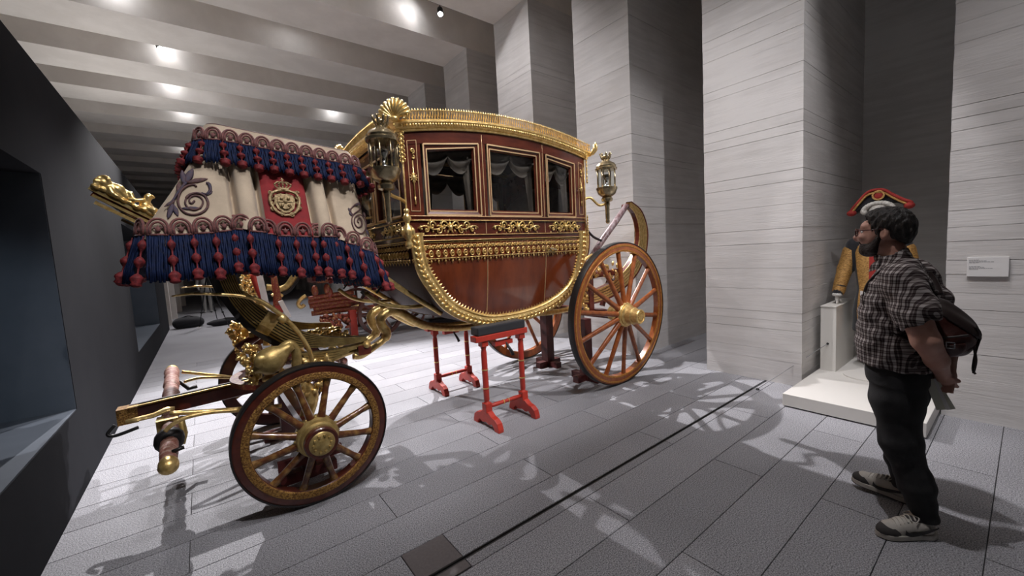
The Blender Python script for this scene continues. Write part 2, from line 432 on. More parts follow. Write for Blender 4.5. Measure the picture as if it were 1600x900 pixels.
def concrete_mat(name, c1, c2, lines=True, axis='Z'):
    m = bpy.data.materials.new(name); m.use_nodes = True; nt = m.node_tree; N = nt.nodes; Lk = nt.links; b = N['Principled BSDF']
    b.inputs['Roughness'].default_value = .85; b.inputs['Specular IOR Level'].default_value = .25
    g = N.new('ShaderNodeNewGeometry'); mp = N.new('ShaderNodeMapping'); mp.inputs['Scale'].default_value = (.7,.7,9) if lines else (1,1,1)
    Lk.new(g.outputs['Position'], mp.inputs['Vector'])
    n = N.new('ShaderNodeTexNoise'); n.inputs['Scale'].default_value = 1.6; n.inputs['Detail'].default_value = 7; n.inputs['Roughness'].default_value = .65
    Lk.new(mp.outputs[0], n.inputs['Vector'])
    n3 = N.new('ShaderNodeTexNoise'); n3.inputs['Scale'].default_value = 1.1; n3.inputs['Detail'].default_value = 4; Lk.new(g.outputs['Position'], n3.inputs['Vector'])
    ad = N.new('ShaderNodeMath'); ad.operation = 'ADD'; Lk.new(n.outputs[0], ad.inputs[0]); Lk.new(n3.outputs[0], ad.inputs[1])
    r = N.new('ShaderNodeValToRGB'); r.color_ramp.elements[0].position = .72/2*2-.0; r.color_ramp.elements[1].position = 1.2
    r.color_ramp.elements[0].position = .75; r.color_ramp.elements[1].position = 1.0
    r.color_ramp.elements[0].color = (*c1, 1); r.color_ramp.elements[1].color = (*c2, 1)
    hf = N.new('ShaderNodeMath'); hf.operation = 'MULTIPLY'; hf.inputs[1].default_value = .86; Lk.new(ad.outputs[0], hf.inputs[0])
    Lk.new(hf.outputs[0], r.inputs[0]); Lk.new(r.outputs[0], b.inputs['Base Color'])
    n2 = N.new('ShaderNodeTexNoise'); n2.inputs['Scale'].default_value = 9; n2.inputs['Detail'].default_value = 8; Lk.new(mp.outputs[0], n2.inputs['Vector'])
    bp = N.new('ShaderNodeBump'); bp.inputs['Strength'].default_value = .25; bp.inputs['Distance'].default_value = .01
    Lk.new(n2.outputs[0], bp.inputs['Height']); Lk.new(bp.outputs[0], b.inputs['Normal'])
    return m
concrete = concrete_mat('board_marked_white_concrete', (.58,.56,.545), (.68,.66,.645))
ceilconc = concrete_mat('ceiling_concrete', (.70,.655,.61), (.78,.735,.69), False)
darkwallm = mat('slate_grey_wall', (.020,.021,.025), .95, 0, (.017,.018,.022), 2.5, bump=.04, bscale=90, spec=.12)

def granite_mat():
    m = bpy.data.materials.new('flamed_grey_granite'); m.use_nodes = True; nt = m.node_tree; N = nt.nodes; Lk = nt.links; b = N['Principled BSDF']
    b.inputs['Roughness'].default_value = .62; b.inputs['Specular IOR Level'].default_value = .35
    g = N.new('ShaderNodeNewGeometry'); oi = N.new('ShaderNodeObjectInfo')
    n = N.new('ShaderNodeTexNoise'); n.inputs['Scale'].default_value = 150; n.inputs['Detail'].default_value = 4; Lk.new(g.outputs['Position'], n.inputs['Vector'])
    r = N.new('ShaderNodeValToRGB'); r.color_ramp.elements[0].position = .34; r.color_ramp.elements[1].position = .66
    r.color_ramp.elements[0].color = (.10,.10,.11,1); r.color_ramp.elements[1].color = (.50,.50,.53,1)
    Lk.new(n.outputs[0], r.inputs[0])
    mr = N.new('ShaderNodeMapRange'); mr.inputs[3].default_value = .90; mr.inputs[4].default_value = 1.08; Lk.new(oi.outputs['Random'], mr.inputs[0])
    n2 = N.new('ShaderNodeTexNoise'); n2.inputs['Scale'].default_value = 1.3; n2.inputs['Detail'].default_value = 5; Lk.new(g.outputs['Position'], n2.inputs['Vector'])
    mr2 = N.new('ShaderNodeMapRange'); mr2.inputs[1].default_value = .3; mr2.inputs[2].default_value = .7; mr2.inputs[3].default_value = .90; mr2.inputs[4].default_value = 1.08; Lk.new(n2.outputs[0], mr2.inputs[0])
    mu = N.new('ShaderNodeMath'); mu.operation = 'MULTIPLY'; Lk.new(mr.outputs[0], mu.inputs[0]); Lk.new(mr2.outputs[0], mu.inputs[1])
    sc = N.new('ShaderNodeVectorMath'); sc.operation = 'SCALE'; Lk.new(r.outputs[0], sc.inputs[0]); Lk.new(mu.outputs[0], sc.inputs['Scale'])
    Lk.new(sc.outputs[0], b.inputs['Base Color'])
    bp = N.new('ShaderNodeBump'); bp.inputs['Strength'].default_value = .05; bp.inputs['Distance'].default_value = .003
    Lk.new(n.outputs[0], bp.inputs['Height']); Lk.new(bp.outputs[0], b.inputs['Normal'])
    return m
granite = granite_mat()
jointm = mat('dark_joint_bed', (.06,.06,.062), .9)
darktile = mat('dark_cover_tile', (.14,.125,.125), .6, 0, (.17,.155,.155), 60)

nichem = mat('blue_lit_niche', (.10,.115,.138), .8, 0, (.085,.10,.12), 3, spec=.2)  # lighter and bluer than the wall: stands in for the bluish light
def struct(o, label=None): 
    o['kind'] = 'structure'
    if label: o['label'] = label
    return o
# ================================================================== THE HALL
XL, XP, XB = -0.87, 5.1, 7.5          # slate partition, pier faces, back of the niches
YA, YZ = -7.0, 33.6                   # ends of the hall
ZB, ZC = 6.22, 7.45                   # underside of the beams, ceiling between them
floor = struct(MB().box((-8, YA, -.12), (XB + .3, YZ, -.012)).build('floor', jointm))
# granite slabs: rows run along x, 0.336 m deep, joints staggered by half a slab
PITCH = .336
SLOT_Y = 1.855
slab_me = {}
def slab(x0, x1, y0, y1, m=None, name='granite_slab', z=0.):
    g = .0022
    key = (round(x1 - x0, 3), round(y1 - y0, 3), m)
    if key not in slab_me:
        w, d = (x1 - x0) / 2 - g, (y1 - y0) / 2 - g
        b = MB(); b.box((-w, -d, -.03), (w, d, -.0012)); b.box((-w + .0015, -d + .0015, -.0012), (w - .0015, d - .0015, 0))
        slab_me[key] = b.mesh(name, m or granite)
    return inst(name, slab_me[key], ((x0 + x1) / 2, (y0 + y1) / 2, z), floor)
row = -5
while True:
    y0 = .09 + PITCH * row; y1 = y0 + PITCH
    if y0 > 9.4: break
    xs0 = 1.9 if row % 2 == 0 else 2.955
    xa = xs0 - 2.11 * 3
    while xa < XB:
        xb = xa + 2.11
        a, b_ = max(xa, XL - .02), min(xb, XB)
        inpier = a >= XP + .05 and False
        if b_ - a > .05:
            if row == 5:                          # the row with the slot drain
                cut = [(y0, SLOT_Y - .012), (SLOT_Y + .012, y1)]
                for c0, c1 in cut:
                    if a < .73 < b_ or a < .99 < b_:
                        for s0, s1 in ((a, min(b_, .73)), (max(a, .99), b_)):
                            if s1 - s0 > .05: slab(s0, s1, c0, c1)
                    else: slab(a, b_, c0, c1)
            else: slab(a, b_, y0, y1)
        xa = xb
    row += 1
YF = .09 + PITCH * row
far_pave = MB().box((-8, YF, -.03), (XB, YZ, 0)).build('far_paving', granite, floor)
MB().box((-8, YA, -.03), (XB, .09 - PITCH * 5, 0)).build('near_paving', granite, floor)
MB().box((-8, .09 - PITCH * 5, -.03), (XL - .02, YF, 0)).build('side_paving', granite, floor)
slab(.73, .99, 1.775, SLOT_Y - .012, darktile, 'cover_tile', .001); slab(.73, .99, SLOT_Y + .012, 2.106, darktile, 'cover_tile', .001)
MB().box((XL, SLOT_Y - .012, -.02), (XP - .35, SLOT_Y - .007, -.002)).box((XL, SLOT_Y + .007, -.02), (XP - .35, SLOT_Y + .012, -.002)).box((XL, SLOT_Y - .007, -.025), (XP - .35, SLOT_Y + .007, -.016)).build('slot_drain', blackiron, floor)

# right side: piers of board-marked concrete; each board course stands a little proud or back
def pier_mesh(w, d, h, seed):
    rnd = random.Random(seed); b = MB(); z = 0
    while z < h - .001:
        c = rnd.choice((.10, .12, .12, .14, .16)); z1 = min(h, z + c)
        if h - z1 < .05: z1 = h
        o = rnd.uniform(0, .0035)
        b.box((-d/2 + (.0035 - o), -w/2 + (.0035 - o), z), (d/2, w/2 - (.0035 - o), z1 - rnd.choice((0, 0, .0025, .004))))
        z = z1
    return b
struct(MB().box((XB, YA, 0), (XB + .3, YZ, ZC)).build('wall_right', concrete))
nb = 0
for k in range(-4, 15):
    y0 = 1.5 + 2.1 * k
    b = pier_mesh(1.05, XB - XP, ZB, k + 40); 
    o = b.build('wall_pier', concrete); o.location = ((XP + XB) / 2, y0 + .525, 0); struct(o)
    bm_ = MB().box((-8, y0, ZB), (XB, y0 + 1.05, ZC)); struct(bm_.build('ceiling_beam', ceilconc))
struct(MB().box((-8, YA, ZC), (XB + .3, YZ, ZC + .2)).build('ceiling', ceilconc))
struct(MB().box((-8, YZ, 0), (XB + .3, YZ + .3, ZC)).build('wall_back', concrete))
struct(MB().box((-8, YA - .3, 0), (XB + .3, YA, ZC)).build('wall_front', darkwallm))
struct(MB().box((-8.3, YA, 0), (-8, YZ, ZC)).build('wall_far_left', darkwallm))

# left side: slate partition with deep openings
XT = -1.62; PT = 3.35
wl = MB()
def wl_seg(y0, y1, z0, z1): wl.box((XT, y0, z0), (XL, y1, z1))
wl_seg(YA, 1.1, 0, PT); wl_seg(1.1, 4.56, 0, .62); wl_seg(1.1, 4.56, 2.44, PT)
wl_seg(4.56, 8.38, 0, PT); wl_seg(8.38, 12.6, 0, .45); wl_seg(8.38, 12.6, 2.42, PT); wl_seg(12.6, 15.3, 0, PT)
wall_left = struct(wl.build('wall_left', darkwallm))
MB().box((XT - .06, .9, .4), (XT, 4.8, 2.6)).build('niche_back', darkwallm, wall_left)
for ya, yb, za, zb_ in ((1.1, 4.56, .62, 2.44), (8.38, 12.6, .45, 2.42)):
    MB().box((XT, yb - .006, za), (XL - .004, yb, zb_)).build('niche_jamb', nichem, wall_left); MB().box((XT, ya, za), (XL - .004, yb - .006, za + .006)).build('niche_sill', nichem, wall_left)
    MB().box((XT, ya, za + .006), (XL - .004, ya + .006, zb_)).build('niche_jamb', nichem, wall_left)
struct(MB().box((-2.6, 15.3, 0), (-2.5, 30, PT)).build('wall_left_far', darkwallm))
# pale panels and curtains standing past the end of the partition
for i, (yy, c) in enumerate(((16.4, .05), (18.6, .09), (21.5, .06), (25.0, .09))):
    o = MB().box((-1.35, yy, 0), (XL + .02 + .05 * i, yy + .18, 2.9)).build('screen_wall', ceilconc)
    tag(o, ['grey panel just past the end of the slate wall', 'second grey panel past the end of the slate wall', 'third grey panel past the end of the slate wall', 'farthest grey panel past the end of the slate wall'][i], 'panel', 'panels past the slate wall')
for p, e_, w in (((-1.35, 1.5, 2.30), (-1.22, 4.56, 1.0), 70), ((-1.35, 8.8, 2.25), (-1.25, 12.6, 1.0), 45)):
    p = Vector(p); q = (Vector(e_) - p).to_track_quat('-Z', 'Y'); L = bpy.data.lights.new('niche_light', 'SPOT'); L.energy = w; L.color = (.72, .85, 1.0); L.spot_size = math.radians(38); L.spot_blend = .8; L.shadow_soft_size = .05
    lo = bpy.data.objects.new('niche_light', L); COL.objects.link(lo); lo.matrix_world = Matrix.Translation(p) @ q.to_matrix().to_4x4()
# uplight trays added along the top of the slate wall to brighten the ceiling
for i, yy in enumerate((2.6, 5.4, 8.2, 11.0, 13.8)):
    t = empty('fill_tray', (-1.3, yy, PT), ['nearest', 'second', 'third', 'fourth', 'farthest'][i] + ' uplight tray lying on top of the slate wall', 'uplight', 'uplights on the slate wall')
    MB().box((-1.38, yy - .62, PT), (-1.22, yy + .62, PT + .012)).box((-1.38, yy - .62, PT), (-1.37, yy + .62, PT + .05)).box((-1.23, yy - .62, PT), (-1.22, yy + .62, PT + .05)).build('tray', blackiron, t)
    MB().box((-1.34, yy - .58, PT + .013), (-1.26, yy + .58, PT + .016)).build('diffuser', whitep, t)
    L = bpy.data.lights.new('uplight', 'AREA'); L.energy = FILL_WATTS[i]; L.color = (1, .97, .95); L.shape = 'RECTANGLE'; L.size = .08; L.size_y = 1.16
    lo = bpy.data.objects.new('uplight', L); COL.objects.link(lo); lo.location = (-1.3, yy, PT + .02); lo.rotation_euler = (math.radians(180), math.radians(18), 0)

# ------------------------------------------------------------------ track spots on the ceiling
def track(y, x0, x1, label):
    t = empty('lighting_track', ((x0 + x1) / 2, y, 6.62), label, 'track')
    MB().box((x0, y - .02, 6.60), (x1, y + .02, 6.64)).build('rail', blackiron, t)
    for x in (x0 + .3, x1 - .3): MB().tube([(x, y, 6.64), (x, y, ZC)], .006, 6).build('hanger', blackiron, t)
spot_labels = ['bright ceiling spotlight nearest the piers', 'ceiling spotlight above the slate wall', 'ceiling spotlight above the middle of the hall behind the carriage',
               'ceiling spotlight behind the viewer aimed at the carriage front', 'ceiling spotlight behind the viewer aimed at the carriage rear', 'ceiling spotlight over the foreground left',
               'ceiling spotlight washing the concrete piers', 'ceiling spotlight aimed into the mannequin niche', 'ceiling spotlight over the far carriage', 'ceiling spotlight over the far end of the hall', 'ceiling spotlight at the top left beside the slate wall',
               'ceiling spotlight washing the pier left of the mannequin niche', 'ceiling spotlight washing the pier with the wall label', 'ceiling spotlight washing the farther piers', 'ceiling spotlight at the far end of the hall', 'ceiling spotlight behind the viewer aimed past the rear wheel', 'ceiling spotlight over the foreground floor',
               'washlight on the beam beside the brightest ceiling spotlight', 'washlight on the beam at the top left corner', 'washlight on the beam above the slate wall spotlight', 'washlight on the third lit beam over the slate wall', 'washlight on the beam above the carriage roof front', 'washlight on the beam just above the hammercloth', 'small far washlight near the piers', 'farthest small washlight near the slate wall']
for i, (p, a, w, cone, bl, rad) in enumerate(SPOTS):
    p = Vector(p); a = Vector(a); d = (a - p).normalized()
    q = d.to_track_quat('-Z', 'Y'); M = Matrix.Translation(p) @ q.to_matrix().to_4x4()
    t = empty('ceiling_spotlight', p, spot_labels[i], 'spotlight', 'ceiling spotlights')
    MB().lathe([(.052,.0),(.055,.03),(.055,.15),(.045,.17),(.02,.175)], 20, M).build('housing', blackiron, t, 30)
    MB().lathe([(.046,.002),(.046,-.004)], 20, M).build('lens', lampglow, t)
    MB().tube([p - d * .1, p - d * .1 + Vector((0,0,.06)), (p.x, p.y, 6.95 if p.z > 6.6 else 6.62)], .008, 6).build('arm', blackiron, t)
    L = bpy.data.lights.new('spot_beam', 'SPOT'); L.energy = w; L.spot_size = math.radians(cone); L.spot_blend = bl; L.shadow_soft_size = rad; L.color = LIGHT_COL
    lo = bpy.data.objects.new('spot_beam', L); COL.objects.link(lo); lo.matrix_world = Matrix.Translation(p + d * .06) @ q.to_matrix().to_4x4()
track(7.3, -3, 5.0, 'black lighting track above the second window of the carriage')
track(11.3, -6, 4.6, 'black lighting track above the hammercloth')
track(-1.1, -3, 5.0, 'black lighting track behind the viewer')
track(.95, -3, 5.0, 'black lighting track over the foreground')
track(3.1, -3, 5.0, 'black lighting track over the near side of the carriage')
track(9.45, -3, 5.0, 'black lighting track over the hall behind the carriage')
track(5.2, -3, 5.0, 'black lighting track over the far side of the carriage')
track(17.8, -3, 5.0, 'farthest black lighting track of the hall')
track(13.6, -3, 5.0, 'black lighting track far down the hall')
# ================================================================== THE STATE CARRIAGE
YC = 3.92
car = empty('state_carriage', (2.2, YC, 0), 'mahogany and gilt closed state carriage with fringed cream hammercloth', 'carriage')
def frame(out):
    Z = Vector(out).normalized(); Y = Vector((0, 0, 1)); X = Y.cross(Z).normalized(); Y = Z.cross(X)
    return Matrix((X, Y, Z)).transposed()
NEAR, FAR, FRONT, REAR = frame((0,-1,0)), frame((0,1,0)), frame((-1,0,0)), frame((1,0,0))
def spiral(c, r0, turns, a0, dirn=1, n=18, z=0.):
    out = []
    for i in range(n + 1):
        t = i / n; a = a0 + dirn * turns * 2 * PI * t; r = r0 * (1 - .88 * t)
        out.append((c[0] + r * math.cos(a), c[1] + r * math.sin(a), z))
    return out
def leaf(b, p, ang, L, W, z=.004, th=.006):
    """small raised leaf in the local x-y plane"""
    d = Vector((math.cos(ang), math.sin(ang), 0)); n = Vector((-d.y, d.x, 0)); p = Vector((p[0], p[1], 0))
    pts = [p, p + d*L*.35 + n*W*.5, p + d*L, p + d*L*.35 - n*W*.5, p + d*L*.4 + Vector((0,0,th))]
    for q in pts[:4]: q.z += z * .3
    b.add(pts, [(0,1,4),(1,2,4),(2,3,4),(3,0,4),(3,2,1,0)])

# ------------------------------------------------------------------ wheels
def wheel(name, cx, s, R, n, phase, front, label):
    c = .04
    Z = Vector((0, s * math.cos(c), -math.sin(c))); Y = Vector((0, s * math.sin(c), math.cos(c))); X = Y.cross(Z)
    ctr = Vector((cx, YC + s * .97, R * math.cos(c)))
    M = Matrix.Translation(ctr) @ Matrix((X, Y, Z)).transposed().to_4x4()
    rw = .080 if front else .085
    fm = darkwheel if front else wheelwood
    w = MB().ring(R - .012, [(-rw-.014, -.075), (0, -.078), (0, -.006), (-.012, 0), (-rw-.004, 0), (-rw-.014, -.012)], 72, M).build(name, fm, car, 35, origin=ctr)
    tag(w, label)
    MB().ring(R, [(-.012, -.084), (-.001, -.084), (0, -.08), (0, -.006), (-.003, 0), (-.012, 0)], 72, M).build('iron_tyre', blackiron, w, 35)
    if front: MB().ring(R - .012, [(-rw-.012, -.002), (-.043, -.002), (-.045, .004), (-.062, .008), (-rw-.006, .006)], 72, M).build('carved_ring', carvedrim, w, 35)
    else:
        MB().ring(R - .012, [(-.040, -.002), (-.016, -.002), (-.018, .004), (-.038, .004)], 72, M).build('gilt_ring', rimgold, w, 35)
        MB().ring(R - .012, [(-rw-.016, -.010), (-rw+.008, -.001), (-rw+.004, .003), (-rw-.014, .0)], 72, M).build('gilt_ring', rimgold, w, 35)
    # spokes
    r0, r1 = (.10, R - .012 - rw) if front else (.11, R - .012 - rw - .005)
    b = MB(); secs = []
    prof = [(0, .036, .024), (.25, .030, .021), (.75, .026, .018), (.93, .034, .020), (1, .040, .021)] if front else [(0, .044, .026), (.25, .038, .024), (.75, .034, .020), (.93, .036, .022), (1, .040, .022)]
    G = []
    for t, a, e in prof:
        rr = lerp(r0, r1, t); zz = lerp(.022, -.038, t)
        G.append([Vector((math.cos(2*PI*k/10) * a * .8, rr, zz + math.sin(2*PI*k/10) * e * 1.2)) for k in range(10)])
    for i in range(len(G) - 1):
        pass
    vs = [p for r_ in G for p in r_]; fs = []
    for i in range(len(G) - 1):
        for k in range(10): fs.append((i*10+k, i*10+(k+1) % 10, (i+1)*10+(k+1) % 10, (i+1)*10+k))
    b.add(vs, fs); sm = b.mesh('spoke', fm if not front else spokem, True)
    gl = MB()
    gl.add([Vector((-.004, r0 + .03, .022 + .024)), Vector((.004, r0 + .03, .022 + .024)), Vector((.003, r1 - .03, -.036 + .020)), Vector((-.003, r1 - .03, -.036 + .020))], [(0,1,2,3)])
    R3 = M.to_3x3()
    for k in range(n):
        a = phase + 2 * PI * k / n
        inst('spoke', sm, ctr, w, R3 @ Matrix.Rotation(a, 3, 'Z'))
    # hub
    hm = gold_old if front else gold
    if front: hp = [(.05,-.16),(.085,-.15),(.09,-.06),(.125,-.05),(.135,-.03),(.135,.045),(.128,.06),(.115,.065),(.118,.085),(.110,.10),(.10,.105)]
    else: hp = [(.05,-.18),(.09,-.17),(.10,-.07),(.13,-.06),(.15,-.04),(.15,.04),(.14,.055),(.125,.06),(.128,.075),(.105,.09),(.098,.15),(.10,.155)]
    hub = MB().lathe(hp, 32, M).build('hub', hm, w, 35)
    if front:
        MB().lathe([(.100,.10),(.105,.115),(.105,.150),(.098,.158),(.080,.158),(.080,.150)], 32, M).build('hub_band', darkwheel, w, 35)
        cp = MB().lathe([(.08,.148),(.08,.158),(.072,.166),(.04,.170),(.03,.178),(.0,.180)], 28, M, cap=False); zc, rc = .168, .055
    else:
        cp = MB().lathe([(.10,.155),(.088,.165),(.082,.22),(.086,.235),(.078,.245),(.065,.245),(.06,.235),(.04,.240),(.025,.250),(0,.252)], 28, M, cap=False); zc, rc = .242, .042
    for k in range(10):
        a = 2 * PI * k / 10; cp.ell(M @ Vector((rc * math.cos(a), rc * math.sin(a), zc)), .011, 6, 4)
    cp.build('hub_cap', hm, w, 40)
    beads = MB()
    for k in range(28):
        a = 2 * PI * k / 28; q = .137 if front else .150
        beads.ell(M @ Vector((q * math.cos(a), q * math.sin(a), .02)), (.010), 6, 4)
    beads.build('hub_beading', hm, w, True)
    return w
spokem = mat('gilt_lined_spoke', (.11,.036,.014), .3, .1, (.30,.165,.05), 18, (1,1,1), ramp=(.42,.62), coat=.3)
wheel('front_wheel', .518, -1, .49, 12, math.radians(14), True, 'small dark front wheel with carved gilt rim, viewer side')
wheel('front_wheel', .518, 1, .49, 12, .2, True, 'small dark front wheel with carved gilt rim, far side')
wheel('rear_wheel', 3.917, -1, .855, 14, math.radians(4), False, 'tall varnished rear wheel with fourteen spokes, viewer side')
wheel('rear_wheel', 3.917, 1, .855, 14, .1, False, 'tall varnished rear wheel with fourteen spokes, far side')

# ------------------------------------------------------------------ coach body
XF, XR = 1.41, 3.585
OUT = [(1.415,1.86),(1.43,1.68),(1.48,1.50),(1.62,1.285),(1.74,1.155),(1.94,1.035),(2.22,.945),(2.63,.935),(3.00,.995),(3.32,1.14),(3.49,1.345),(3.56,1.62),(3.575,1.86)]
outc = catmull([(x, 0, z) for x, z in OUT], 6)
def hw(x, z):
    w = .715 + .022 * (1 - ((x - 2.5) / 1.1) ** 2)
    if z < 1.78: w -= .11 * ((1.78 - z) / .85) ** 1.7
    elif z > 2.0: w += .012 * (z - 2.0)
    return w
def zb(x):
    """bottom outline at x"""
    P = sorted([(p.x, p.z) for p in outc if True]); return interp(x, [q[0] for q in P], [q[1] for q in P])
xs_b = [2.495 - 1.075 * math.cos(PI * i / 46) for i in range(47)]
for s in (-1, 1):
    for nm, xa, xb in (('front_quarter_panel', 1.42, 2.178), ('door_panel', 2.182, 2.938), ('rear_quarter_panel', 2.942, 3.57)):
        xs = sorted({xa, xb} | {x for x in xs_b if xa < x < xb})
        G = []
        for x in xs:
            z0 = zb(x) + .004; G.append([Vector((x, YC + s * hw(x, lerp(z0, 1.82, j / 14)), lerp(z0, 1.82, j / 14))) for j in range(15)])
        MB().grid(G).build(nm, mahog, car, True)
    # gilt seams of the door
    for x in (2.18, 2.94):
        P = [Vector((x, YC + s * (hw(x, z) + .003), z)) for z in [lerp(zb(x) + .09, 2.76, i / 20) for i in range(21)]]
        MB().tube(P, .0045, 6).build('door_seam', brass_line, car, True)
# underside and lower end walls
darkunder = mat('dark_underside_paint', (.040,.010,.008), .6, 0, (.028,.009,.007), 6, spec=.25)
G = []
for p in outc:
    w = hw(p.x, p.z); G.append([Vector((p.x, YC + t * w, p.z)) for t in (-1, -.5, 0, .5, 1)])
MB().grid(G).build('underside', darkunder, car, True)
# gilt border that follows the curve of the body
SEC = [(-.008, .0), (-.008, .022), (.018, .034), (.040, .028), (.056, .036), (.080, .022), (.094, .030), (.106, .022), (.112, .0)]
nout = []
for i, p in enumerate(outc):
    a = outc[max(i-1, 0)]; b_ = outc[min(i+1, len(outc)-1)]; d = (b_ - a).normalized(); nout.append(Vector((-d.z, 0, d.x)) * 1.0)
for s in (-1, 1):
    G = []
    for p, n in zip(outc, nout):
        row_ = []
        for inn, lat in SEC:
            q = p + n * inn; row_.append(Vector((q.x, YC + s * (hw(q.x, q.z) + lat), q.z)))
        G.append(row_)
    bo = MB().grid(G).build('gilt_border', gold, car, 50)
    # acanthus leaves on it and the row of points along its inner edge
    dist = [0]
    for i in range(1, len(outc)): dist.append(dist[-1] + (outc[i] - outc[i-1]).length)
    lf = MB(); sp = MB(); nL = 62
    def atd(dd):
        x = interp(dd, dist, [p.x for p in outc]); z = interp(dd, dist, [p.z for p in outc])
        nx = interp(dd, dist, [q.x for q in nout]); nz = interp(dd, dist, [q.z for q in nout]); return x, z, nx, nz
    for i in range(nL):
        dd = dist[-1] * (i + .5) / nL; x, z, nx, nz = atd(dd); t = Vector((nz, 0, -nx))
        c = Vector((x + nx * .036, 0, z + nz * .036)); y = YC + s * (hw(c.x, c.z) + .034)
        for k in (-1, 1):
            q = c + Vector((nx, 0, nz)) * (k * .014) + t * (.004 * k)
            M = Matrix((t * 1.0, Vector((0, s, 0)), Vector((nx, 0, nz)))).transposed()
            lf.ell((q.x, y, q.z), (.026, .013, .013), 6, 4, M @ Matrix.Rotation(.6 * k, 3, 'Y'))
    lf.build('acanthus_leaves', gold_bright, bo, True)['kind'] = 'stuff'
    nS = 76
    for i in range(nS):
        dd = dist[-1] * (.03 + .94 * (i + .5) / nS); x, z, nx, nz = atd(dd); t = Vector((nz, 0, -nx)); n = Vector((nx, 0, nz))
        b0 = Vector((x, 0, z)) + n * .108; pts = [b0 - t * .015, b0 + t * .015, b0 + n * .032, b0 + n * .008 ]
        pts = [Vector((q.x, YC + s * (hw(q.x, q.z) + (.012 if k == 3 else .002)), q.z)) for k, q in enumerate(pts)]
        sp.add(pts, [(0, 1, 3), (1, 2, 3), (2, 0, 3)])
    sp.build('border_points', gold_bright, bo)['kind'] = 'stuff'
# lace-like gilt frieze: one motif repeated
def lace_motif():
    b = MB(); W = .092
    b.tube([(-W/2, .060, .004), (W/2, .060, .004)], .005, 5); b.tube([(-W/2, -.052, .004), (W/2, -.052, .004)], .0045, 5)
    b.tube([(0 + .021 * math.cos(a), -.018 + .021 * math.sin(a), .006) for a in [2*PI*i/12 for i in range(12)]], .0055, 5, closed=True)
    b.ell((0, -.018, .006), .010, 6, 4)
    for k in (-1, 1):
        b.tube(spiral((k * .028, .026), .017, 1.1, PI/2 - k * PI/2, k, 12, .005), .0045, 5)
        leaf(b, (0, .012), PI/2 + k * .55, .045, .018); leaf(b, (k * .030, -.010), PI/2 + k * 2.3, .034, .014); leaf(b, (k * .034, -.05), -PI/2 + k * .3, .026, .014)
    leaf(b, (0, .010), PI/2, .054, .018); leaf(b, (0, -.052), -PI/2, .040, .022)
    leaf(b, (0, -.066), -PI/2 + .9, .018, .010); leaf(b, (0, -.066), -PI/2 - .9, .018, .010); leaf(b, (0, .06), PI/2, .022, .014)
    return b.mesh('frieze_motif', gold, True)
lm = lace_motif(); ZL = 1.705
for s, F in ((-1, NEAR), (1, FAR)):
    x = 1.455
    while x < 3.56:
        w = hw(x, ZL); inst('frieze_motif', lm, (x, YC + s * (w + .002), ZL), car, F @ Matrix.Rotation(-.06, 3, 'X'), (.86, 1.28, 1.6)); x += .0685
for F, xx in ((FRONT, 1.425), (REAR, 3.572)):
    y = YC - .64
    while y < YC + .68:
        inst('frieze_motif', lm, (xx + (-.004 if F is FRONT else .004), y, ZL), car, F, (.86, 1.28, 1.6)); y += .0685
# waist rail with mouldings
def arc_x(n=24, a=XF, b=XR): return [lerp(a, b, i / n) for i in range(n + 1)]
for s in (-1, 1):
    G = []
    for x in arc_x():
        G.append([Vector((x, YC + s * (hw(x, z) + o), z)) for z, o in ((1.79, .0), (1.79, .018), (1.805, .018), (1.806, .010), (1.832, .010), (1.833, .020), (1.850, .020), (1.851, .004), (1.966, .004), (1.967, .016), (1.978, .016), (1.979, .008), (2.012, .008))])
    MB().grid(G).build('waist_rail', mahog2, car, 30)
    for z in (1.797, 1.8415, 1.972, 2.008):
        MB().tube([Vector((x, YC + s * (hw(x, z) + .019), z)) for x in arc_x()], .0042, 6).build('gilt_moulding', brass_line if z > 2 else gold, car, True)
for F, xx, d in ((FRONT, XF, -1), (REAR, XR, 1)):
    b = MB(); b.box((min(xx, xx - d * .05), YC - .72, 1.785), (max(xx, xx - d * .05), YC + .72, 2.012)); b.build('waist_rail', mahog2, car)
    b = MB()
    for z in (1.797, 1.8415, 1.972, 2.008): b.tube([(xx + d * .004, YC - .72, z), (xx + d * .004, YC + .72, z)], .006, 6)
    b.build('gilt_moulding', gold, car, True)
# arabesque mounts in the waist rail
def arabesque(w, h):
    b = MB()
    leaf(b, (0, -.01), PI/2, h * .62, .03, .006, .014)
    for k in (-1, 1):
        leaf(b, (0, 0), PI/2 + k * .7, h * .5, .022, .006, .012); leaf(b, (0, -.01), -PI/2 + k * .8, h * .5, .022, .006, .010)
        for i, (px, py, r, a0, dn) in enumerate(((.20, .10, .30, PI, -1), (.36, -.14, .28, PI * .3, 1), (.56, .12, .26, PI, -1), (.74, -.10, .20, PI * .3, 1))):
            P = [(k * q[0], q[1], q[2]) for q in spiral((px * w / 2, py * h), r * h, 1.3, a0, dn, 16, .007)]
            b.tube(P, [.0065 - .003 * j / 16 for j in range(17)], 5)
            b.ell((k * px * w / 2, py * h, .007), .009, 6, 4)
            leaf(b, (k * (px + .07) * w / 2, (py + .16 * (1 if py > 0 else -1)) * h), PI/2 * (1 if py > 0 else -1) + .5 * k, h * .26, .02)
            leaf(b, (k * (px - .05) * w / 2, -py * h * .8), -PI/2 * (1 if py > 0 else -1) + k * .4, h * .30, .02)
        P = [(k * t * w / 2, .10 * h * math.sin(t * 10), .005) for t in [i / 20 for i in range(20)]]
        b.tube(P, .005, 5)
        leaf(b, (k * .84 * w / 2, 0), 0 if k > 0 else PI, w * .08, .03)
        for a in (.7, -.7): leaf(b, (k * .84 * w / 2, 0), (0 if k > 0 else PI) + a, h * .25, .02)
    b.ell((0, 0, .008), (.020, .024, .014), 8, 6)
    return b
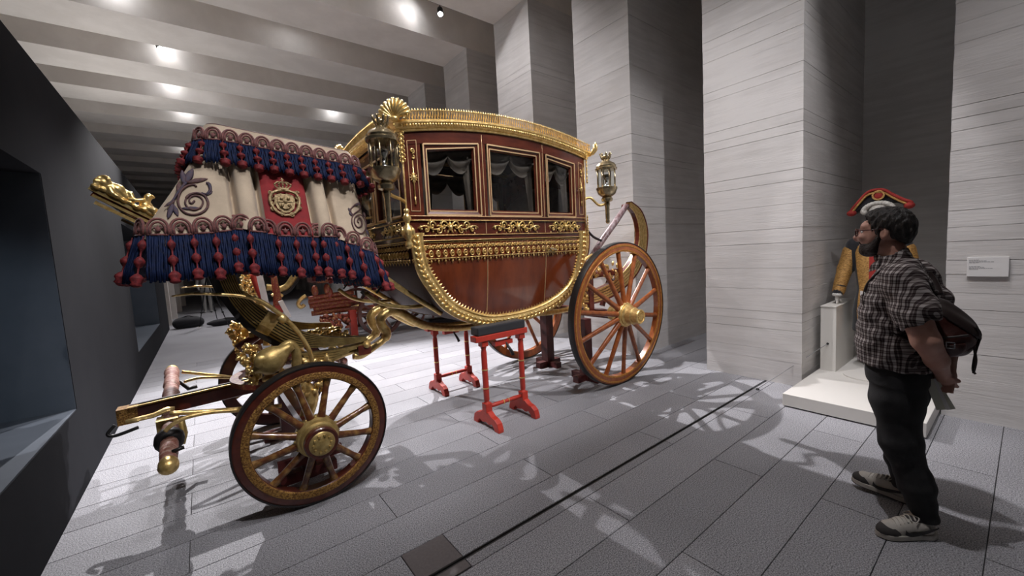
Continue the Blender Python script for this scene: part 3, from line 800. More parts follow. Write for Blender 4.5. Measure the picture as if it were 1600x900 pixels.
AR = arabesque(.60, .125).mesh('arabesque_mount', gold_bright, True)
AR2 = arabesque(.50, .125).mesh('arabesque_mount', gold_bright, True)
for s, F in ((-1, NEAR), (1, FAR)):
    for x, me in ((1.79, AR), (2.555, AR), (3.24, AR2)):
        inst('arabesque_mount', me, (x, YC + s * (hw(x, 1.9) + .006), 1.908), car, F, (1.04, 1.26, 1.7))
for F, xx in ((FRONT, XF - .004), (REAR, XR + .004)):
    for y in (YC - .38, YC + .38): inst('arabesque_mount', AR, (xx, y, 1.908), car, F)

# cornice line of the roof (arched over the sides)
def zc(x): return 2.79 - .105 * ((x - 2.5) / 1.09) ** 2
def pillar(nm, x0, x1, s):
    G = []
    for z in [2.005, 2.2, 2.4, 2.6, 2.80]:
        zz = min(z, zc((x0 + x1) / 2) + .01)
        G.append([Vector((x0, YC + s * (hw(x0, zz) - .07), zz)), Vector((x0, YC + s * (hw(x0, zz) + .004), zz)), Vector((x1, YC + s * (hw(x1, zz) + .004), zz)), Vector((x1, YC + s * (hw(x1, zz) - .07), zz))])
    MB().grid(G).build(nm, mahog2, car)
WIN = [(1.585, 2.135), (2.235, 2.895), (2.985, 3.425)]
for s in (-1, 1):
    pillar('corner_pillar', 1.40, 1.56, s); pillar('door_pillar', 2.15, 2.215, s); pillar('door_pillar', 2.915, 2.965, s); pillar('corner_pillar', 3.445, 3.60, s)
    # top rail under the cornice
    G = []
    for x in arc_x(30, 1.40, 3.60): G.append([Vector((x, YC + s * (hw(x, 2.6) + o), z)) for z, o in ((zc(x) - .10, -.06), (zc(x) - .10, .008), (zc(x) + .02, .008))])
    MB().grid(G).build('top_rail', mahog2, car)
    # windows: gilt outer bead, mahogany sash, glass
    for x0, x1 in WIN:
        zt0, zt1 = zc(x0) - .105, zc(x1) - .105; z0 = 2.02
        def P(x, z, o): return Vector((x, YC + s * (hw(x, z) + o), z))
        loop = [P(x0, z0, .008), P(x1, z0, .008), P(x1, zt1, .008), P(x0, zt0, .008)]
        i2 = .034; loop2 = [P(x0 + i2, z0 + i2, -.008), P(x1 - i2, z0 + i2, -.008), P(x1 - i2, zt1 - i2, -.008), P(x0 + i2, zt0 - i2, -.008)]
        i3 = .052; loop3 = [P(x0 + i3, z0 + i3, -.03), P(x1 - i3, z0 + i3, -.03), P(x1 - i3, zt1 - i3, -.03), P(x0 + i3, zt0 - i3, -.03)]
        fr = MB(); n4 = [(i, (i+1) % 4, 4 + (i+1) % 4, 4 + i) for i in range(4)]
        fr.add(loop + loop2, n4)
        fr.add(loop2 + loop3, n4)
        win = fr.build('side_window', mahog2, car)
        for lp, r_ in ((loop, .0075), (loop2, .006)):
            b = MB()
            for i in range(4): b.bar(lp[i], lp[(i+1) % 4], r_ * 1.6, r_ * 1.6, (0, s, 0))
            b.build('gilt_bead', brass_line, win)
        g = MB(); g.add([v + Vector((0, -s * .012, 0)) for v in loop3], [(0, 1, 2, 3)]); g.build('pane', glass, win)
        # silk curtains behind the glass: swagged pelmet and side drapes
        y_in = lambda x, z: YC + s * (hw(x, z) - .085)
        nsw = 2; G = []
        for i in range(25):
            t = i / 24; x = lerp(x0, x1, t); u = (t * nsw) % 1 if i < 24 else 1
            drop = .10 + .14 * math.sin(PI * u) ** .8
            row_ = []
            for j in range(9):
                v = j / 8; zt = lerp(zt0, zt1, t) - .01
                row_.append(Vector((x, y_in(x, 2.4) - s * (.022 * math.sin(v * 14 + 2.2 * math.sin(PI * u)) + .02 * math.sin(PI * u)), zt - drop * v)))
            G.append(row_)
        MB().grid(G).build('curtain_swag', curtainm, win, True)
        for e, dx in ((x0, 1), (x1, -1)):
            G = []
            for i in range(9):
                t = i / 8; G.append([Vector((e + dx * (.01 + t * (.05 + .07 * (z - 2.02) / .66)), y_in(e, 2.4) - s * (.03 + .012 * math.sin(t * 15)), z)) for z in (2.02, 2.2, 2.4, 2.62)])
            MB().grid(G).build('curtain_drape', curtainm, win, True)
# front and rear end walls of the upper body
for F, xx, d in ((FRONT, 1.405, -1), (REAR, 3.595, 1)):
    b = MB()
    ys = (YC - .712, YC - .62, YC - .035, YC + .035, YC + .62, YC + .712); zt = zc(xx)
    for a, e in ((0, 1), (2, 3), (4, 5)): b.box((min(xx, xx - d * .06), ys[a], 2.01), (max(xx, xx - d * .06), ys[e], zt))
    b.box((min(xx - d * .003, xx - d * .057), ys[0] + .006, zt - .10), (max(xx - d * .003, xx - d * .057), ys[5] - .006, zt + .02))
    ew = b.build('end_wall', mahog2, car)
    for a, e in ((1, 2), (3, 4)):
        lp = [Vector((xx + d * .004, ys[a], 2.02)), Vector((xx + d * .004, ys[e], 2.02)), Vector((xx + d * .004, ys[e], zt - .10)), Vector((xx + d * .004, ys[a], zt - .10))]
        b = MB()
        for i in range(4): b.bar(lp[i], lp[(i+1) % 4], .014, .014, (d, 0, 0))
        b.build('gilt_bead', brass_line, ew)
        g = MB(); g.add([v - Vector((d * .03, 0, 0)) for v in lp], [(0, 1, 2, 3)])
        if d < 0: g.build('pane', glass, ew)
        else: g.build('rear_panel', mahog2, ew)
# cornice, gallery, roof
NOM = []   # plan loop of the cornice
nx_, ny_ = 44, 26
for i in range(nx_): x = lerp(1.36, 3.64, i / nx_); NOM.append((x, -1))
loopP = [(lerp(1.365, 3.635, i / nx_), -1, (0, -1)) for i in range(nx_)] + [(3.635, lerp(-1, 1, i / ny_), (1, 0)) for i in range(ny_)] + [(lerp(3.635, 1.365, i / nx_), 1, (0, 1)) for i in range(nx_)] + [(1.365, lerp(1, -1, i / ny_), (-1, 0)) for i in range(ny_)]
def corn(x, q, o, dz):
    """point on the cornice: x, q = -1..1 across, o outward, dz above the cornice line"""
    w = hw(x, 2.7) + .012
    sx = o if x > 3.63 else (-o if x < 1.37 else 0)
    ry = (w + (o if abs(q) > .999 else 0)) * q
    z = zc(x) + dz + .0 * q
    if x > 3.63 or x < 1.37: z += .045 * (1 - q * q)
    return Vector((x + sx, YC + ry, z))
CS = [(-.03, 0), (.012, 0), (.018, .012), (.010, .020), (.024, .030), (.036, .058), (.046, .064), (.046, .078), (.0, .084), (-.05, .084)]
MB().grid([[corn(x, q, o, dz) for o, dz in CS] for x, q, _ in loopP], closed_u=True).build('cornice', gold, car, 40)
eg = MB()
for i in range(len(loopP)):
    for f in (0, .5):
        x, q, n = loopP[i]; x2, q2, n2 = loopP[(i+1) % len(loopP)]
        if n != n2: continue
        a = corn(lerp(x, x2, f), lerp(q, q2, f), .034, .044); eg.ell(a, (.012 if n[0] == 0 else .008, .008 if n[0] == 0 else .012, .016), 6, 4)
eg.build('egg_moulding', gold_bright, car, True)['kind'] = 'stuff'
# pierced gallery: a fine gilt fence with points
gl = MB(); rail = [corn(x, q, .030, .084) for x, q, _ in loopP]; rail2 = [corn(x, q, .030, .158) for x, q, _ in loopP]
gl.tube(rail, .005, 5, closed=True); gl.tube(rail2, .005, 5, closed=True)
for i in range(len(loopP)):
    x, q, n = loopP[i]; x2, q2, n2 = loopP[(i+1) % len(loopP)]
    for f in (0, .5):
        a = lerp(rail[i], rail[(i+1) % len(rail)], f); b_ = a + Vector((0, 0, .074)); c_ = lerp(rail[i], rail[(i+1) % len(rail)], f + .25); e_ = lerp(rail[i], rail[(i+1) % len(rail)], f + .5)
        gl.bar(a, b_, .005, .005, (1, .3, 0)); gl.bar(a, c_ + Vector((0,0,.074)), .003, .003, (1,.3,0)); gl.bar(e_, c_ + Vector((0,0,.040)), .003, .003, (1,.3,0))
        gl.add([b_ + Vector((-.006,-.006,0)), b_ + Vector((.006,.006,0)), b_ + Vector((0,0,.022)), b_ + Vector((.006,-.006,.004))], [(0,1,2),(1,3,2),(3,0,2)])
gl.build('roof_gallery', gold, car)
G = []
for i in range(17):
    x = lerp(1.33, 3.67, i / 16); G.append([Vector((x, YC + q * .74, zc(min(max(x, 1.37), 3.63)) + .08 + .07 * (1 - q*q) * (1 if 0 < i < 16 else .6))) for q in [lerp(-1, 1, j / 10) for j in range(11)]])
MB().grid(G).build('roof', leather, car, True)
# ceiling and floor inside, seats
MB().box((1.80, YC - .60, 1.19), (3.22, YC + .60, 1.21)).build('inner_floor', curtainm, car)
so = bevel(MB().box((2.98, YC - .60, 1.42), (3.45, YC + .60, 1.76)).build('seat', upholst, car), .05, 4)
G = []
for i in range(25):
    y = lerp(YC - .64, YC + .64, i / 24); G.append([Vector((3.50 - .05 * math.sin(PI * j / 14) - .014 * abs(math.sin(i * PI / 3)) * abs(math.sin(j * PI / 2.3)), y, lerp(1.70, 2.46 - .18 * ((y - YC) / .64) ** 2, j / 14))) for j in range(15)])
MB().grid(G).build('seat_back', upholst, car, True)
bevel(MB().box((1.60, YC - .60, 1.42), (1.95, YC + .60, 1.72)).build('seat', upholst, car), .05, 4)

# corner ornaments: shells on the roof, carved brackets at the waist, staffs on the pillars
def shell(n, r, h):
    b = MB()
    for i in range(n):
        a = lerp(-1.25, 1.25, i / (n - 1)); L = r * (1 - .12 * abs(a))
        P = [(0, 0, .0), (math.sin(a) * L * .5, math.cos(a) * L * .5, .028), (math.sin(a) * L * .9, math.cos(a) * L * .9, .018), (math.sin(a) * L, math.cos(a) * L, -.004)]
        b.tube(catmull(P, 3), [.008, .010, .012, .014, .016, .017, .017, .016, .016, .010], 6)
    for k in (-1, 1): b.tube(spiral((k * r * .55, .012), .032, 1.2, PI/2, -k, 14, .02), .010, 6)
    b.ell((0, .0, .02), (.04, .026, .024), 8, 6)
    return b.mesh('shell_ornament', gold_bright, True)
sh = shell(11, .16, 0)
for q, x, F in ((-1, 1.345, frame((-1,-1,0))), (1, 1.345, frame((-1,1,0)))):
    inst('shell_ornament', sh, (x, YC + q * .76, zc(1.4) + .085), car, F)
def horn():
    b = MB()
    for k, (a, L) in enumerate(((0, .15), (.5, .12), (-.5, .12), (.95, .09), (-.95, .09))):
        P = [(math.sin(a) * L * t * .8, -.02 + .13 * t ** 1.6 * (1 if k < 3 else .6), .10 * math.sin(t * 1.9) * L / .15) for t in (0, .3, .6, .85, 1)]
        b.tube(P, [.016, .020, .018, .012, .004], 6)
    return b.mesh('horn_ornament', gold_bright, True)
hn = horn()
for q in (-1, 1): inst('horn_ornament', hn, (3.65, YC + q * .755, zc(3.6) + .06), car, frame((1, q * .8, 0)))
def acanthus_drop():
    b = MB()
    for i in range(7):
        y = .15 - i * .045; r = .03 + .016 * math.sin(i * 1.3)
        for k in (-1, 1): b.tube(spiral((k * .012, y), .022, .9, PI/2, -k, 10, .012), .007, 5)
        b.ell((0, y - .02, .014), (.016, .022, .014), 6, 5)
    return b
ad = acanthus_drop().mesh('carved_corner', gold_bright, True)
for q in (-1, 1):
    inst('carved_corner', ad, (1.395, YC + q * .745, 2.55), car, frame((-1, q, 0)), (.8, .8, .8))
    inst('carved_corner', ad, (3.605, YC + q * .745, 2.56), car, frame((1, q, 0)), (.85, 1., .85))
    inst('carved_corner', ad, (3.60, YC + q * .735, 1.92), car, frame((1, q, 0)), (.8, .7, .8))
def console():
    b = MB()
    b.lathe([(.010,.0),(.030,.01),(.034,.04),(.018,.07),(.045,.10),(.055,.14),(.040,.18),(.018,.20),(.022,.22),(.036,.25),(.022,.28),(.012,.30)], 12)
    for i in range(6):
        a = i * PI / 3; b.ell((.048 * math.cos(a), .048 * math.sin(a), .14), (.016, .016, .034), 6, 5)
    b.ell((0, 0, .31), (.026, .026, .024), 8, 6)
    return b.mesh('carved_console', gold_bright, True)
cn = console()
for q in (-1, 1): inst('carved_console', cn, (1.39, YC + q * .745, 1.735), car)
def staff(h):
    b = MB()
    b.tube([(0, -h/2 + .06, .006), (0, h/2 - .1, .006)], .0055, 6)
    b.tube([(0, -h/2, .006), (0, -h/2 + .03, .006), (0, -h/2 + .06, .006)], [.010, .005, .010], 6)
    b.tube(spiral((.0, h/2 - .02), .024, 1.2, -PI/2, 1, 14, .008), .007, 5); b.tube(spiral((.004, h/2 - .075), .018, .8, PI/2, -1, 12, .008), .007, 5)
    for i in range(10):
        a = 2 * PI * i / 10; b.tube([(.018 * math.cos(a), -.01 + .018 * math.sin(a), .008), (.036 * math.cos(a), -.01 + .042 * math.sin(a), .006)], [.006, .003], 5)
    b.ell((0, -.01, .01), (.020, .024, .014), 8, 6)
    return b.mesh('staff_ornament', gold_bright, True)
stf = staff(.46); pbead = MB()
for s, F in ((-1, NEAR), (1, FAR)):
    inst('staff_ornament', stf, (1.483, YC + s * (hw(1.48, 2.35) + .006), 2.335), car, F); inst('staff_ornament', stf, (3.53, YC + s * (hw(3.53, 2.35) + .006), 2.35), car, F, (.8, .9, 1))
    for x0, x1 in ((1.445, 1.525), (3.495, 3.565)):
        b = MB(); lp = [Vector((x, YC + s * (hw(x, z) + .007), z)) for x, z in ((x0, 2.05), (x1, 2.05), (x1, zc(x1) - .07), (x0, zc(x0) - .07))]
        for i in range(4): b.bar(lp[i], lp[(i+1) % 4], .005, .005, (0, s, 0))
        b.build('pillar_bead', brass_line, car)
# corner beads
for s in (-1, 1):
    MB().tube([Vector((1.40, YC + s * (hw(1.4, z) + .006), z)) for z in (1.80, 2.0, 2.3, 2.68)], .008, 6).build('corner_bead', gold, car, True)
    MB().tube([Vector((3.60, YC + s * (hw(3.6, z) + .006), z)) for z in (1.80, 2.0, 2.3, 2.68)], .008, 6).build('corner_bead', gold, car, True)
# door handle and step fold
h = MB(); zx = 1.66; yy = YC - hw(2.97, zx)
h.box((2.955, yy - .012, zx - .03), (3.055, yy, zx + .03)); h.tube([(2.96, yy - .01, zx + .02), (2.96, yy - .05, zx + .025), (3.05, yy - .05, zx + .0), (3.05, yy - .01, zx - .01)], .010, 8)
tag(h.build('door_handle', silvergilt, car, 40), 'silver-gilt folding door handle')
h = MB(); yy = YC + hw(2.97, zx); h.box((2.955, yy, zx - .03), (3.055, yy + .012, zx + .03)); h.tube([(2.96, yy + .01, zx + .02), (2.96, yy + .05, zx + .025), (3.05, yy + .05, zx), (3.05, yy + .01, zx - .01)], .010, 8); h.build('door_handle', silvergilt, car, 40)

# ------------------------------------------------------------------ lamps
def lamp(x, y, z0, s, wall_pt, label):
    """z0 = bottom tip; about 0.78 m tall"""
    base = Vector((x, y, z0)); T = lambda z: z0 + z * s
    def prof(L): return [(r * s, T(z)) for r, z in L]
    Mt = Matrix.Translation((x, y, 0))
    st = MB().lathe(prof([(.004,0),(.020,.01),(.026,.03),(.020,.05),(.024,.06),(.026,.20),(.034,.22),(.030,.25),(.060,.26),(.066,.29),(.050,.31),(.070,.32),(.100,.345),(.115,.385),(.122,.40),(.122,.415),(.10,.42)]), 24, Mt).build('carriage_lamp', silvergilt, car, 40, origin=base)
    tag(st, label)
    b = MB()
    for i in range(8):
        a = 2 * PI * i / 8 + .2; b.tube([(x + .104 * s * math.cos(a), y + .104 * s * math.sin(a), T(.41)), (x + .104 * s * math.cos(a), y + .104 * s * math.sin(a), T(.62))], .007 * s, 6)
    b.build('lamp_frame', silvergilt, st, True)
    MB().lathe(prof([(.098,.415),(.098,.615)]), 24, Mt, cap=False).build('lamp_glass', lampglass, st, True)
    MB().lathe(prof([(.10,.61),(.124,.615),(.126,.635),(.112,.645),(.116,.66),(.095,.69),(.055,.71),(.040,.73),(.045,.745),(.03,.75)]), 24, Mt).build('lamp_cap', silvergilt, st, 40)
    b = MB()
    for i in range(8):
        a = 2 * PI * i / 8; c_, d_ = math.cos(a), math.sin(a)
        b.tube([(x + r * s * c_, y + r * s * d_, T(z)) for r, z in ((.035,.735),(.050,.76),(.056,.785),(.066,.80),(.052,.803))], [.012*s,.010*s,.008*s,.010*s,.006*s], 6)
    b.ell((x, y, T(.765)), (.03*s, .03*s, .03*s), 8, 6); b.build('lamp_crown', silvergilt, st, True)
    MB().lathe(prof([(.05,.42),(.055,.43),(.02,.445),(.016,.50),(.040,.525),(.046,.56),(.03,.565)]), 12, Mt).build('candle_cup', chrome, st, True)
    P = catmull([(x, y, T(.24)), (lerp(x, wall_pt[0], .35), lerp(y, wall_pt[1], .35), T(.22)), (lerp(x, wall_pt[0], .7), lerp(y, wall_pt[1], .7), wall_pt[2] + .02), wall_pt], 5)
    MB().tube(P, .014 * s, 8).build('lamp_bracket', gold, st, True)
    return st
lamp(1.185, 3.05, 1.93, 1.0, (1.41, 3.22, 2.12), 'tall silver-gilt lamp at the front corner, viewer side')
lamp(1.185, 2 * YC - 3.05, 1.93, 1.0, (1.41, 2 * YC - 3.22, 2.12), 'tall silver-gilt lamp at the front corner, far side')
lamp(3.815, 3.05, 1.93, 1.0, (3.60, 3.22, 2.22), 'silver-gilt lamp at the rear corner, viewer side')
lamp(3.815, 2 * YC - 3.05, 1.93, 1.0, (3.60, 2 * YC - 3.22, 2.22), 'silver-gilt lamp at the rear corner, far side')
# ------------------------------------------------------------------ hammercloth: the fringed cloth over the coachman's seat
def rrect(x0, x1, b, rc, n=6):
    """rounded rectangle loop (x, y offset from centre line, outward normal), near side first, running +x"""
    L = []
    def side(ax, ay, bx, by, nn, nv):
        for i in range(nn): L.append((lerp(ax, bx, i / nn), lerp(ay, by, i / nn), nv))
    def corner(cx, cy, a0):
        for i in range(n):
            a = a0 + PI / 2 * i / n; L.append((cx + rc * math.cos(a), cy + rc * math.sin(a), (math.cos(a), math.sin(a))))
    side(x0 + rc, -b, .206, -b, 36, (0, -1)); side(.206, -b, .84, -b, 110, (0, -1)); side(.84, -b, x1 - rc, -b, 20, (0, -1)); corner(x1 - rc, -b + rc, -PI/2)
    side(x1, -b + rc, x1, b - rc, 30, (1, 0)); corner(x1 - rc, b - rc, 0)
    side(x1 - rc, b, x0 + rc, b, 60, (0, 1)); corner(x0 + rc, b - rc, PI/2)
    side(x0, b - rc, x0, -b + rc, 30, (-1, 0)); corner(x0 + rc, -b + rc, PI)
    return L
def ztop(x): return 2.635 - .095 * (x - .17) / .9
def zhem(x): return interp(x, [-.4, -.1, .12, .22, .45, .8, .95, 1.15], [1.885, 1.875, 1.89, 1.91, 1.86, 1.845, 1.78, 1.685])
def pleat(x, b):
    if b > 0: return 0
    o = 0
    for a, c in ((.235, .345), (.705, .805)):
        if a < x < c: o = .045 * math.sin(PI * (x - a) / (c - a)) ** .5
    for g in (.215, .362, .685, .825):
        o -= .085 * math.exp(-((x - g) / .015) ** 2)
    if .375 < x < .672: o += .012
    return o
def hcloth(v):
    x0 = .13 - .40 * v ** 1.25; x1 = 1.06 + .07 * v ** 1.5; b = .475 + .28 * v ** 1.15
    return rrect(x0, x1, b, .07 + .05 * v)
def hpoint(i, v, L=None):
    x, y, n = (L or hcloth(v))[i]; k = min(1, v * 3)
    o = pleat(x, y) * k
    return Vector((x + n[0] * o, YC + y + n[1] * o, lerp(ztop(x), zhem(x), v))), Vector((n[0], n[1], 0))
NV = 14; rings = [hcloth(j / NV) for j in range(NV + 1)]; NP = len(rings[0])
G = [[hpoint(i, j / NV, rings[j])[0] for j in range(NV + 1)] for i in range(NP)]
hc = MB().grid(G, closed_u=True).build('hammercloth', cream, car, True, origin=(.5, YC, 1.7))
tag(hc, 'cream hammercloth with blue fringes and crimson tassels over the coachman seat')
# top of the seat and rolled edge
tp = MB(); ring0 = [hpoint(i, 0, rings[0])[0] for i in range(NP)]
tp.add(ring0 + [Vector((.6, YC, 2.62))], [(i, (i + 1) % NP, NP) for i in range(NP)]); tp.build('seat_top', cream, hc, True)
MB().tube(ring0, .011, 6, closed=True).build('rolled_edge', plumbraid, hc, True)
# upper valance
def vpoint(i, t):
    p, n = hpoint(i, 0, rings[0]); return p + n * (.016 + .060 * t) + Vector((0, 0, -.115 * t)), n
MB().grid([[vpoint(i, t / 4)[0] for t in range(5)] for i in range(NP)], closed_u=True).build('upper_valance', cream, hc, True)
# crimson velvet panel in the middle of the near face
ids = [i for i in range(NP) if rings[7][i][2] == (0, -1)]
def near_pt(x, v, o=.0):
    """point on the near face of the cloth at x"""
    x0 = .13 - .40 * v ** 1.25; b = .475 + .28 * v ** 1.15
    return Vector((x, YC - b - pleat(x, -1) * min(1, v * 3) - o, lerp(ztop(x), zhem(x), v)))
def near_at(px, py, o=.006):
    """where the near face of the cloth is seen at a pixel"""
    y = 3.3
    for _ in range(12):
        q = at(px, py, y=y); v = (ztop(q.x) - q.z) / (ztop(q.x) - zhem(q.x)); v = min(max(v, 0), 1.3)
        y = near_pt(q.x, v, o).y
    return at(px, py, y=y)
MB().grid([[near_pt(lerp(.382, .665, i / 12), j / 12, .008) for j in range(2, 13)] for i in range(13)]).build('velvet_panel', velvet, hc, True)
MB().grid([[near_pt(x, j / 12, .010) for j in range(2, 13)] for x in (.374, .384)]).build('velvet_edging', white_cord, hc)
MB().grid([[near_pt(x, j / 12, .010) for j in range(2, 13)] for x in (.663, .672)]).build('velvet_edging', white_cord, hc)

# trimmings: braid arch, fringe bunch and tassel drop are each built once and repeated
def arch_mesh(w, h):
    b = MB()
    for r, hh, t in ((w * .47, h, .008), (w * .34, h * .78, .007)):
        P = [(r * math.cos(a), hh * .35 + (hh * .65) * math.sin(a), .006) for a in [PI * i / 12 for i in range(13)]]
        P = [(r, -.004, .006)] + P + [(-r, -.004, .006)]
        b.tube(P, t, 6)
    b.ell((0, h * .30, .006), (.014, .018, .008), 8, 5)
    for a in (-.9, 0, .9): leaf(b, (0, h * .30), PI/2 + a, h * .34, .016, .006, .008)
    b.tube([(-w * .48, -.004, .006), (w * .48, -.004, .006)], .007, 6)
    return b.mesh('braid_arch', rosebraid, True)
def fringe_mesh(w, L, n=9):
    rnd = random.Random(3); b = MB()
    for i in range(n):
        x = lerp(-w / 2, w / 2, (i + .5) / n)
        P = [(x + rnd.uniform(-.003, .003), -L * t, rnd.uniform(0, .010) + .008 * math.sin(t * 2)) for t in (0, .25, .5, .75, 1)]
        P[-1] = (P[-1][0], P[-1][1] + rnd.uniform(-.012, .008), P[-1][2])
        b.tube(P, [w / n * .58] * 4 + [w / n * .62], 6)
    return b.mesh('fringe_bunch', bluefr, True)
def tassel_mesh(L):
    b = MB(); u = L / 3.0
    M = Matrix.Rotation(PI / 2, 4, 'X')     # z of the lathe to -y ... turned so it hangs along -y
    prof = [(.003, 0)]
    for k in range(3):
        z = -u * k; r = .020 + .005 * k
        prof += [(.004, z - u * .20), (r * .55, z - u * .28), (r, z - u * .45), (r * 1.05, z - u * .58), (r * .72, z - u * .74), (r * .95 if k == 2 else .005, z - u * .90)]
    prof += [(.012, -L - .0)]
    R = Matrix(((1,0,0,0),(0,0,1,0),(0,-1,0,0),(0,0,0,1)))
    b.lathe(prof, 10, R)
    return b.mesh('tassel_drop', redtas, True)
AL, FL, TL = arch_mesh(.105, .092), fringe_mesh(.108, .285, 10), tassel_mesh(.30)
AU, FU, TU = arch_mesh(.092, .080), fringe_mesh(.094, .175, 9), tassel_mesh(.185)
def trim(loop, spacing, A, Fm, T, out_tilt, off):
    """loop: list of (point, normal) round the hem"""
    pts = [p for p, n in loop]; D = [0]
    for i in range(len(pts)): D.append(D[-1] + (pts[(i + 1) % len(pts)] - pts[i]).length)
    n = int(D[-1] / spacing); st = D[-1] / n
    def get(d):
        d %= D[-1]
        for i in range(len(pts)):
            if D[i + 1] >= d: break
        t = (d - D[i]) / max(D[i + 1] - D[i], 1e-6); j = (i + 1) % len(pts)
        p = lerp(pts[i], pts[j], t); nn = lerp(loop[i][1], loop[j][1], t).normalized(); tg = (pts[j] - pts[i]).normalized(); return p, nn, tg
    for k in range(n):
        p, nn, tg = get((k + .5) * st + off)
        Z = (nn + Vector((0, 0, out_tilt * .5))).normalized(); X = Vector((0,0,1)).cross(nn).normalized()
        X = (X + Vector((0, 0, tg.z * (1 if tg.dot(X) > 0 else -1) * .7))).normalized(); Y = Z.cross(X).normalized(); X = Y.cross(Z)
        R1 = Matrix((X, Y, Z)).transposed()
        inst('braid_arch', A, p + nn * .004, hc, R1)
        # fringe hangs outward and down
        Yf = (Vector((0, 0, 1)) - nn * out_tilt).normalized(); Zf = (nn - Yf * nn.dot(Yf)).normalized(); Xf = Yf.cross(Zf)
        R2 = Matrix((Xf, Yf, Zf)).transposed()
        inst('fringe_bunch', Fm, p - Vector((0, 0, .004)), hc, R2)
        q, n2, _ = get((k + .0) * st + off)
        Yt = (Vector((0, 0, 1)) - n2 * (out_tilt + .02)).normalized(); Zt = (n2 - Yt * n2.dot(Yt)).normalized(); Xt = Yt.cross(Zt)
        sc = random.uniform(.94, 1.06)
        inst('tassel_drop', T, q + n2 * .030 - Vector((0, 0, .012)), hc, Matrix((Xt, Yt, Zt)).transposed(), (sc, sc, sc))
trim([hpoint(i, 1, rings[NV]) for i in range(NP)], .107, AL, FL, TL, .30, .03)
trim([vpoint(i, 1) for i in range(NP)], .093, AU, FU, TU, .42, .0)
# embroidered scrolls on the near face
def embro(name, pix, r, m, o=.006, flat=(1, .6)):
    P = [near_at(*p, o) for p in pix]; P = catmull(P, 5)
    return MB().tube(P, r if not isinstance(r, tuple) else [lerp(r[0], r[1], i / (len(P) - 1)) for i in range(len(P))], 6).build(name, m, hc, True)
def Z3(x, y): return (200 + x / 4.09, 240 + y / 4.09)
embro('embroidered_scroll', [Z3(*p) for p in ((425,300),(408,318),(392,305),(398,280),(430,268),(465,280),(480,310),(462,345),(420,360),(385,345),(366,315),(372,285))], .0055, plumbraid)
embro('embroidered_scroll', [Z3(*p) for p in ((372,285),(395,262),(440,252),(490,270),(512,320),(490,365),(430,390),(370,380),(330,340),(320,290),(340,235),(380,205),(420,198),(437,212))], (.008, .006), plumbraid)
embro('embroidered_stem', [Z3(*p) for p in ((250,330),(285,300),(315,255),(345,215),(370,185))], (.005, .009), navybraid)
embro('embroidered_scroll', [Z3(*p) for p in ((470,250),(500,258),(525,235),(520,200),(508,188))], (.006, .012), navybraid)
def eleaf(a, b_, w, m):
    A = near_at(*Z3(*a)); B = near_at(*Z3(*b_)); P = [lerp(A, B, t) for t in (0, .2, .45, .7, .9, 1)]
    MB().tube(P, [.004, w * .7, w, w * .85, w * .4, .002], 8, flat=(1, .35), up=(0, -1, .2)).build('embroidered_leaf', m, hc, True)
for a, b_, w, m in (((365,190),(415,95),.020,navybraid),((358,195),(345,105),.016,navybraid),((375,185),(510,160),.016,plumbraid),((285,320),(255,415),.014,navybraid),((290,325),(320,400),.013,navybraid),((300,300),(232,340),.010,plumbraid),((320,250),(325,180),.012,plumbraid),((345,350),(470,350),.013,navybraid),((500,265),(540,240),.010,navybraid),((520,200),(500,180),.010,navybraid)):
    eleaf(a, b_, w, m)
def Z1(x, y): return (180 + x / 3.105, 170 + y / 3.105)
embro('embroidered_scroll', [Z1(*p) for p in ((1183,552),(1175,545),(1182,530),(1195,540),(1196,565),(1178,575),(1162,555),(1165,525),(1190,515),(1212,540),(1216,580),(1195,605),(1165,590),(1148,550),(1155,515),(1185,490),(1190,470),(1170,462),(1150,478),(1140,495),(1155,515))], .0055, plumbraid)
for a, b_, w, m in (((1160,470),(1190,455),.010,navybraid),((1145,500),(1130,480),.010,navybraid),((1215,580),(1232,620),.010,navybraid),((1205,500),(1215,530),.010,plumbraid),((1150,520),(1135,500),.009,navybraid)):
    A = near_at(*Z1(*a)); B = near_at(*Z1(*b_)); MB().tube([lerp(A, B, t) for t in (0, .3, .6, 1)], [.003, w, w, .002], 8, flat=(1, .35), up=(0, -1, .2)).build('embroidered_leaf', m, hc, True)
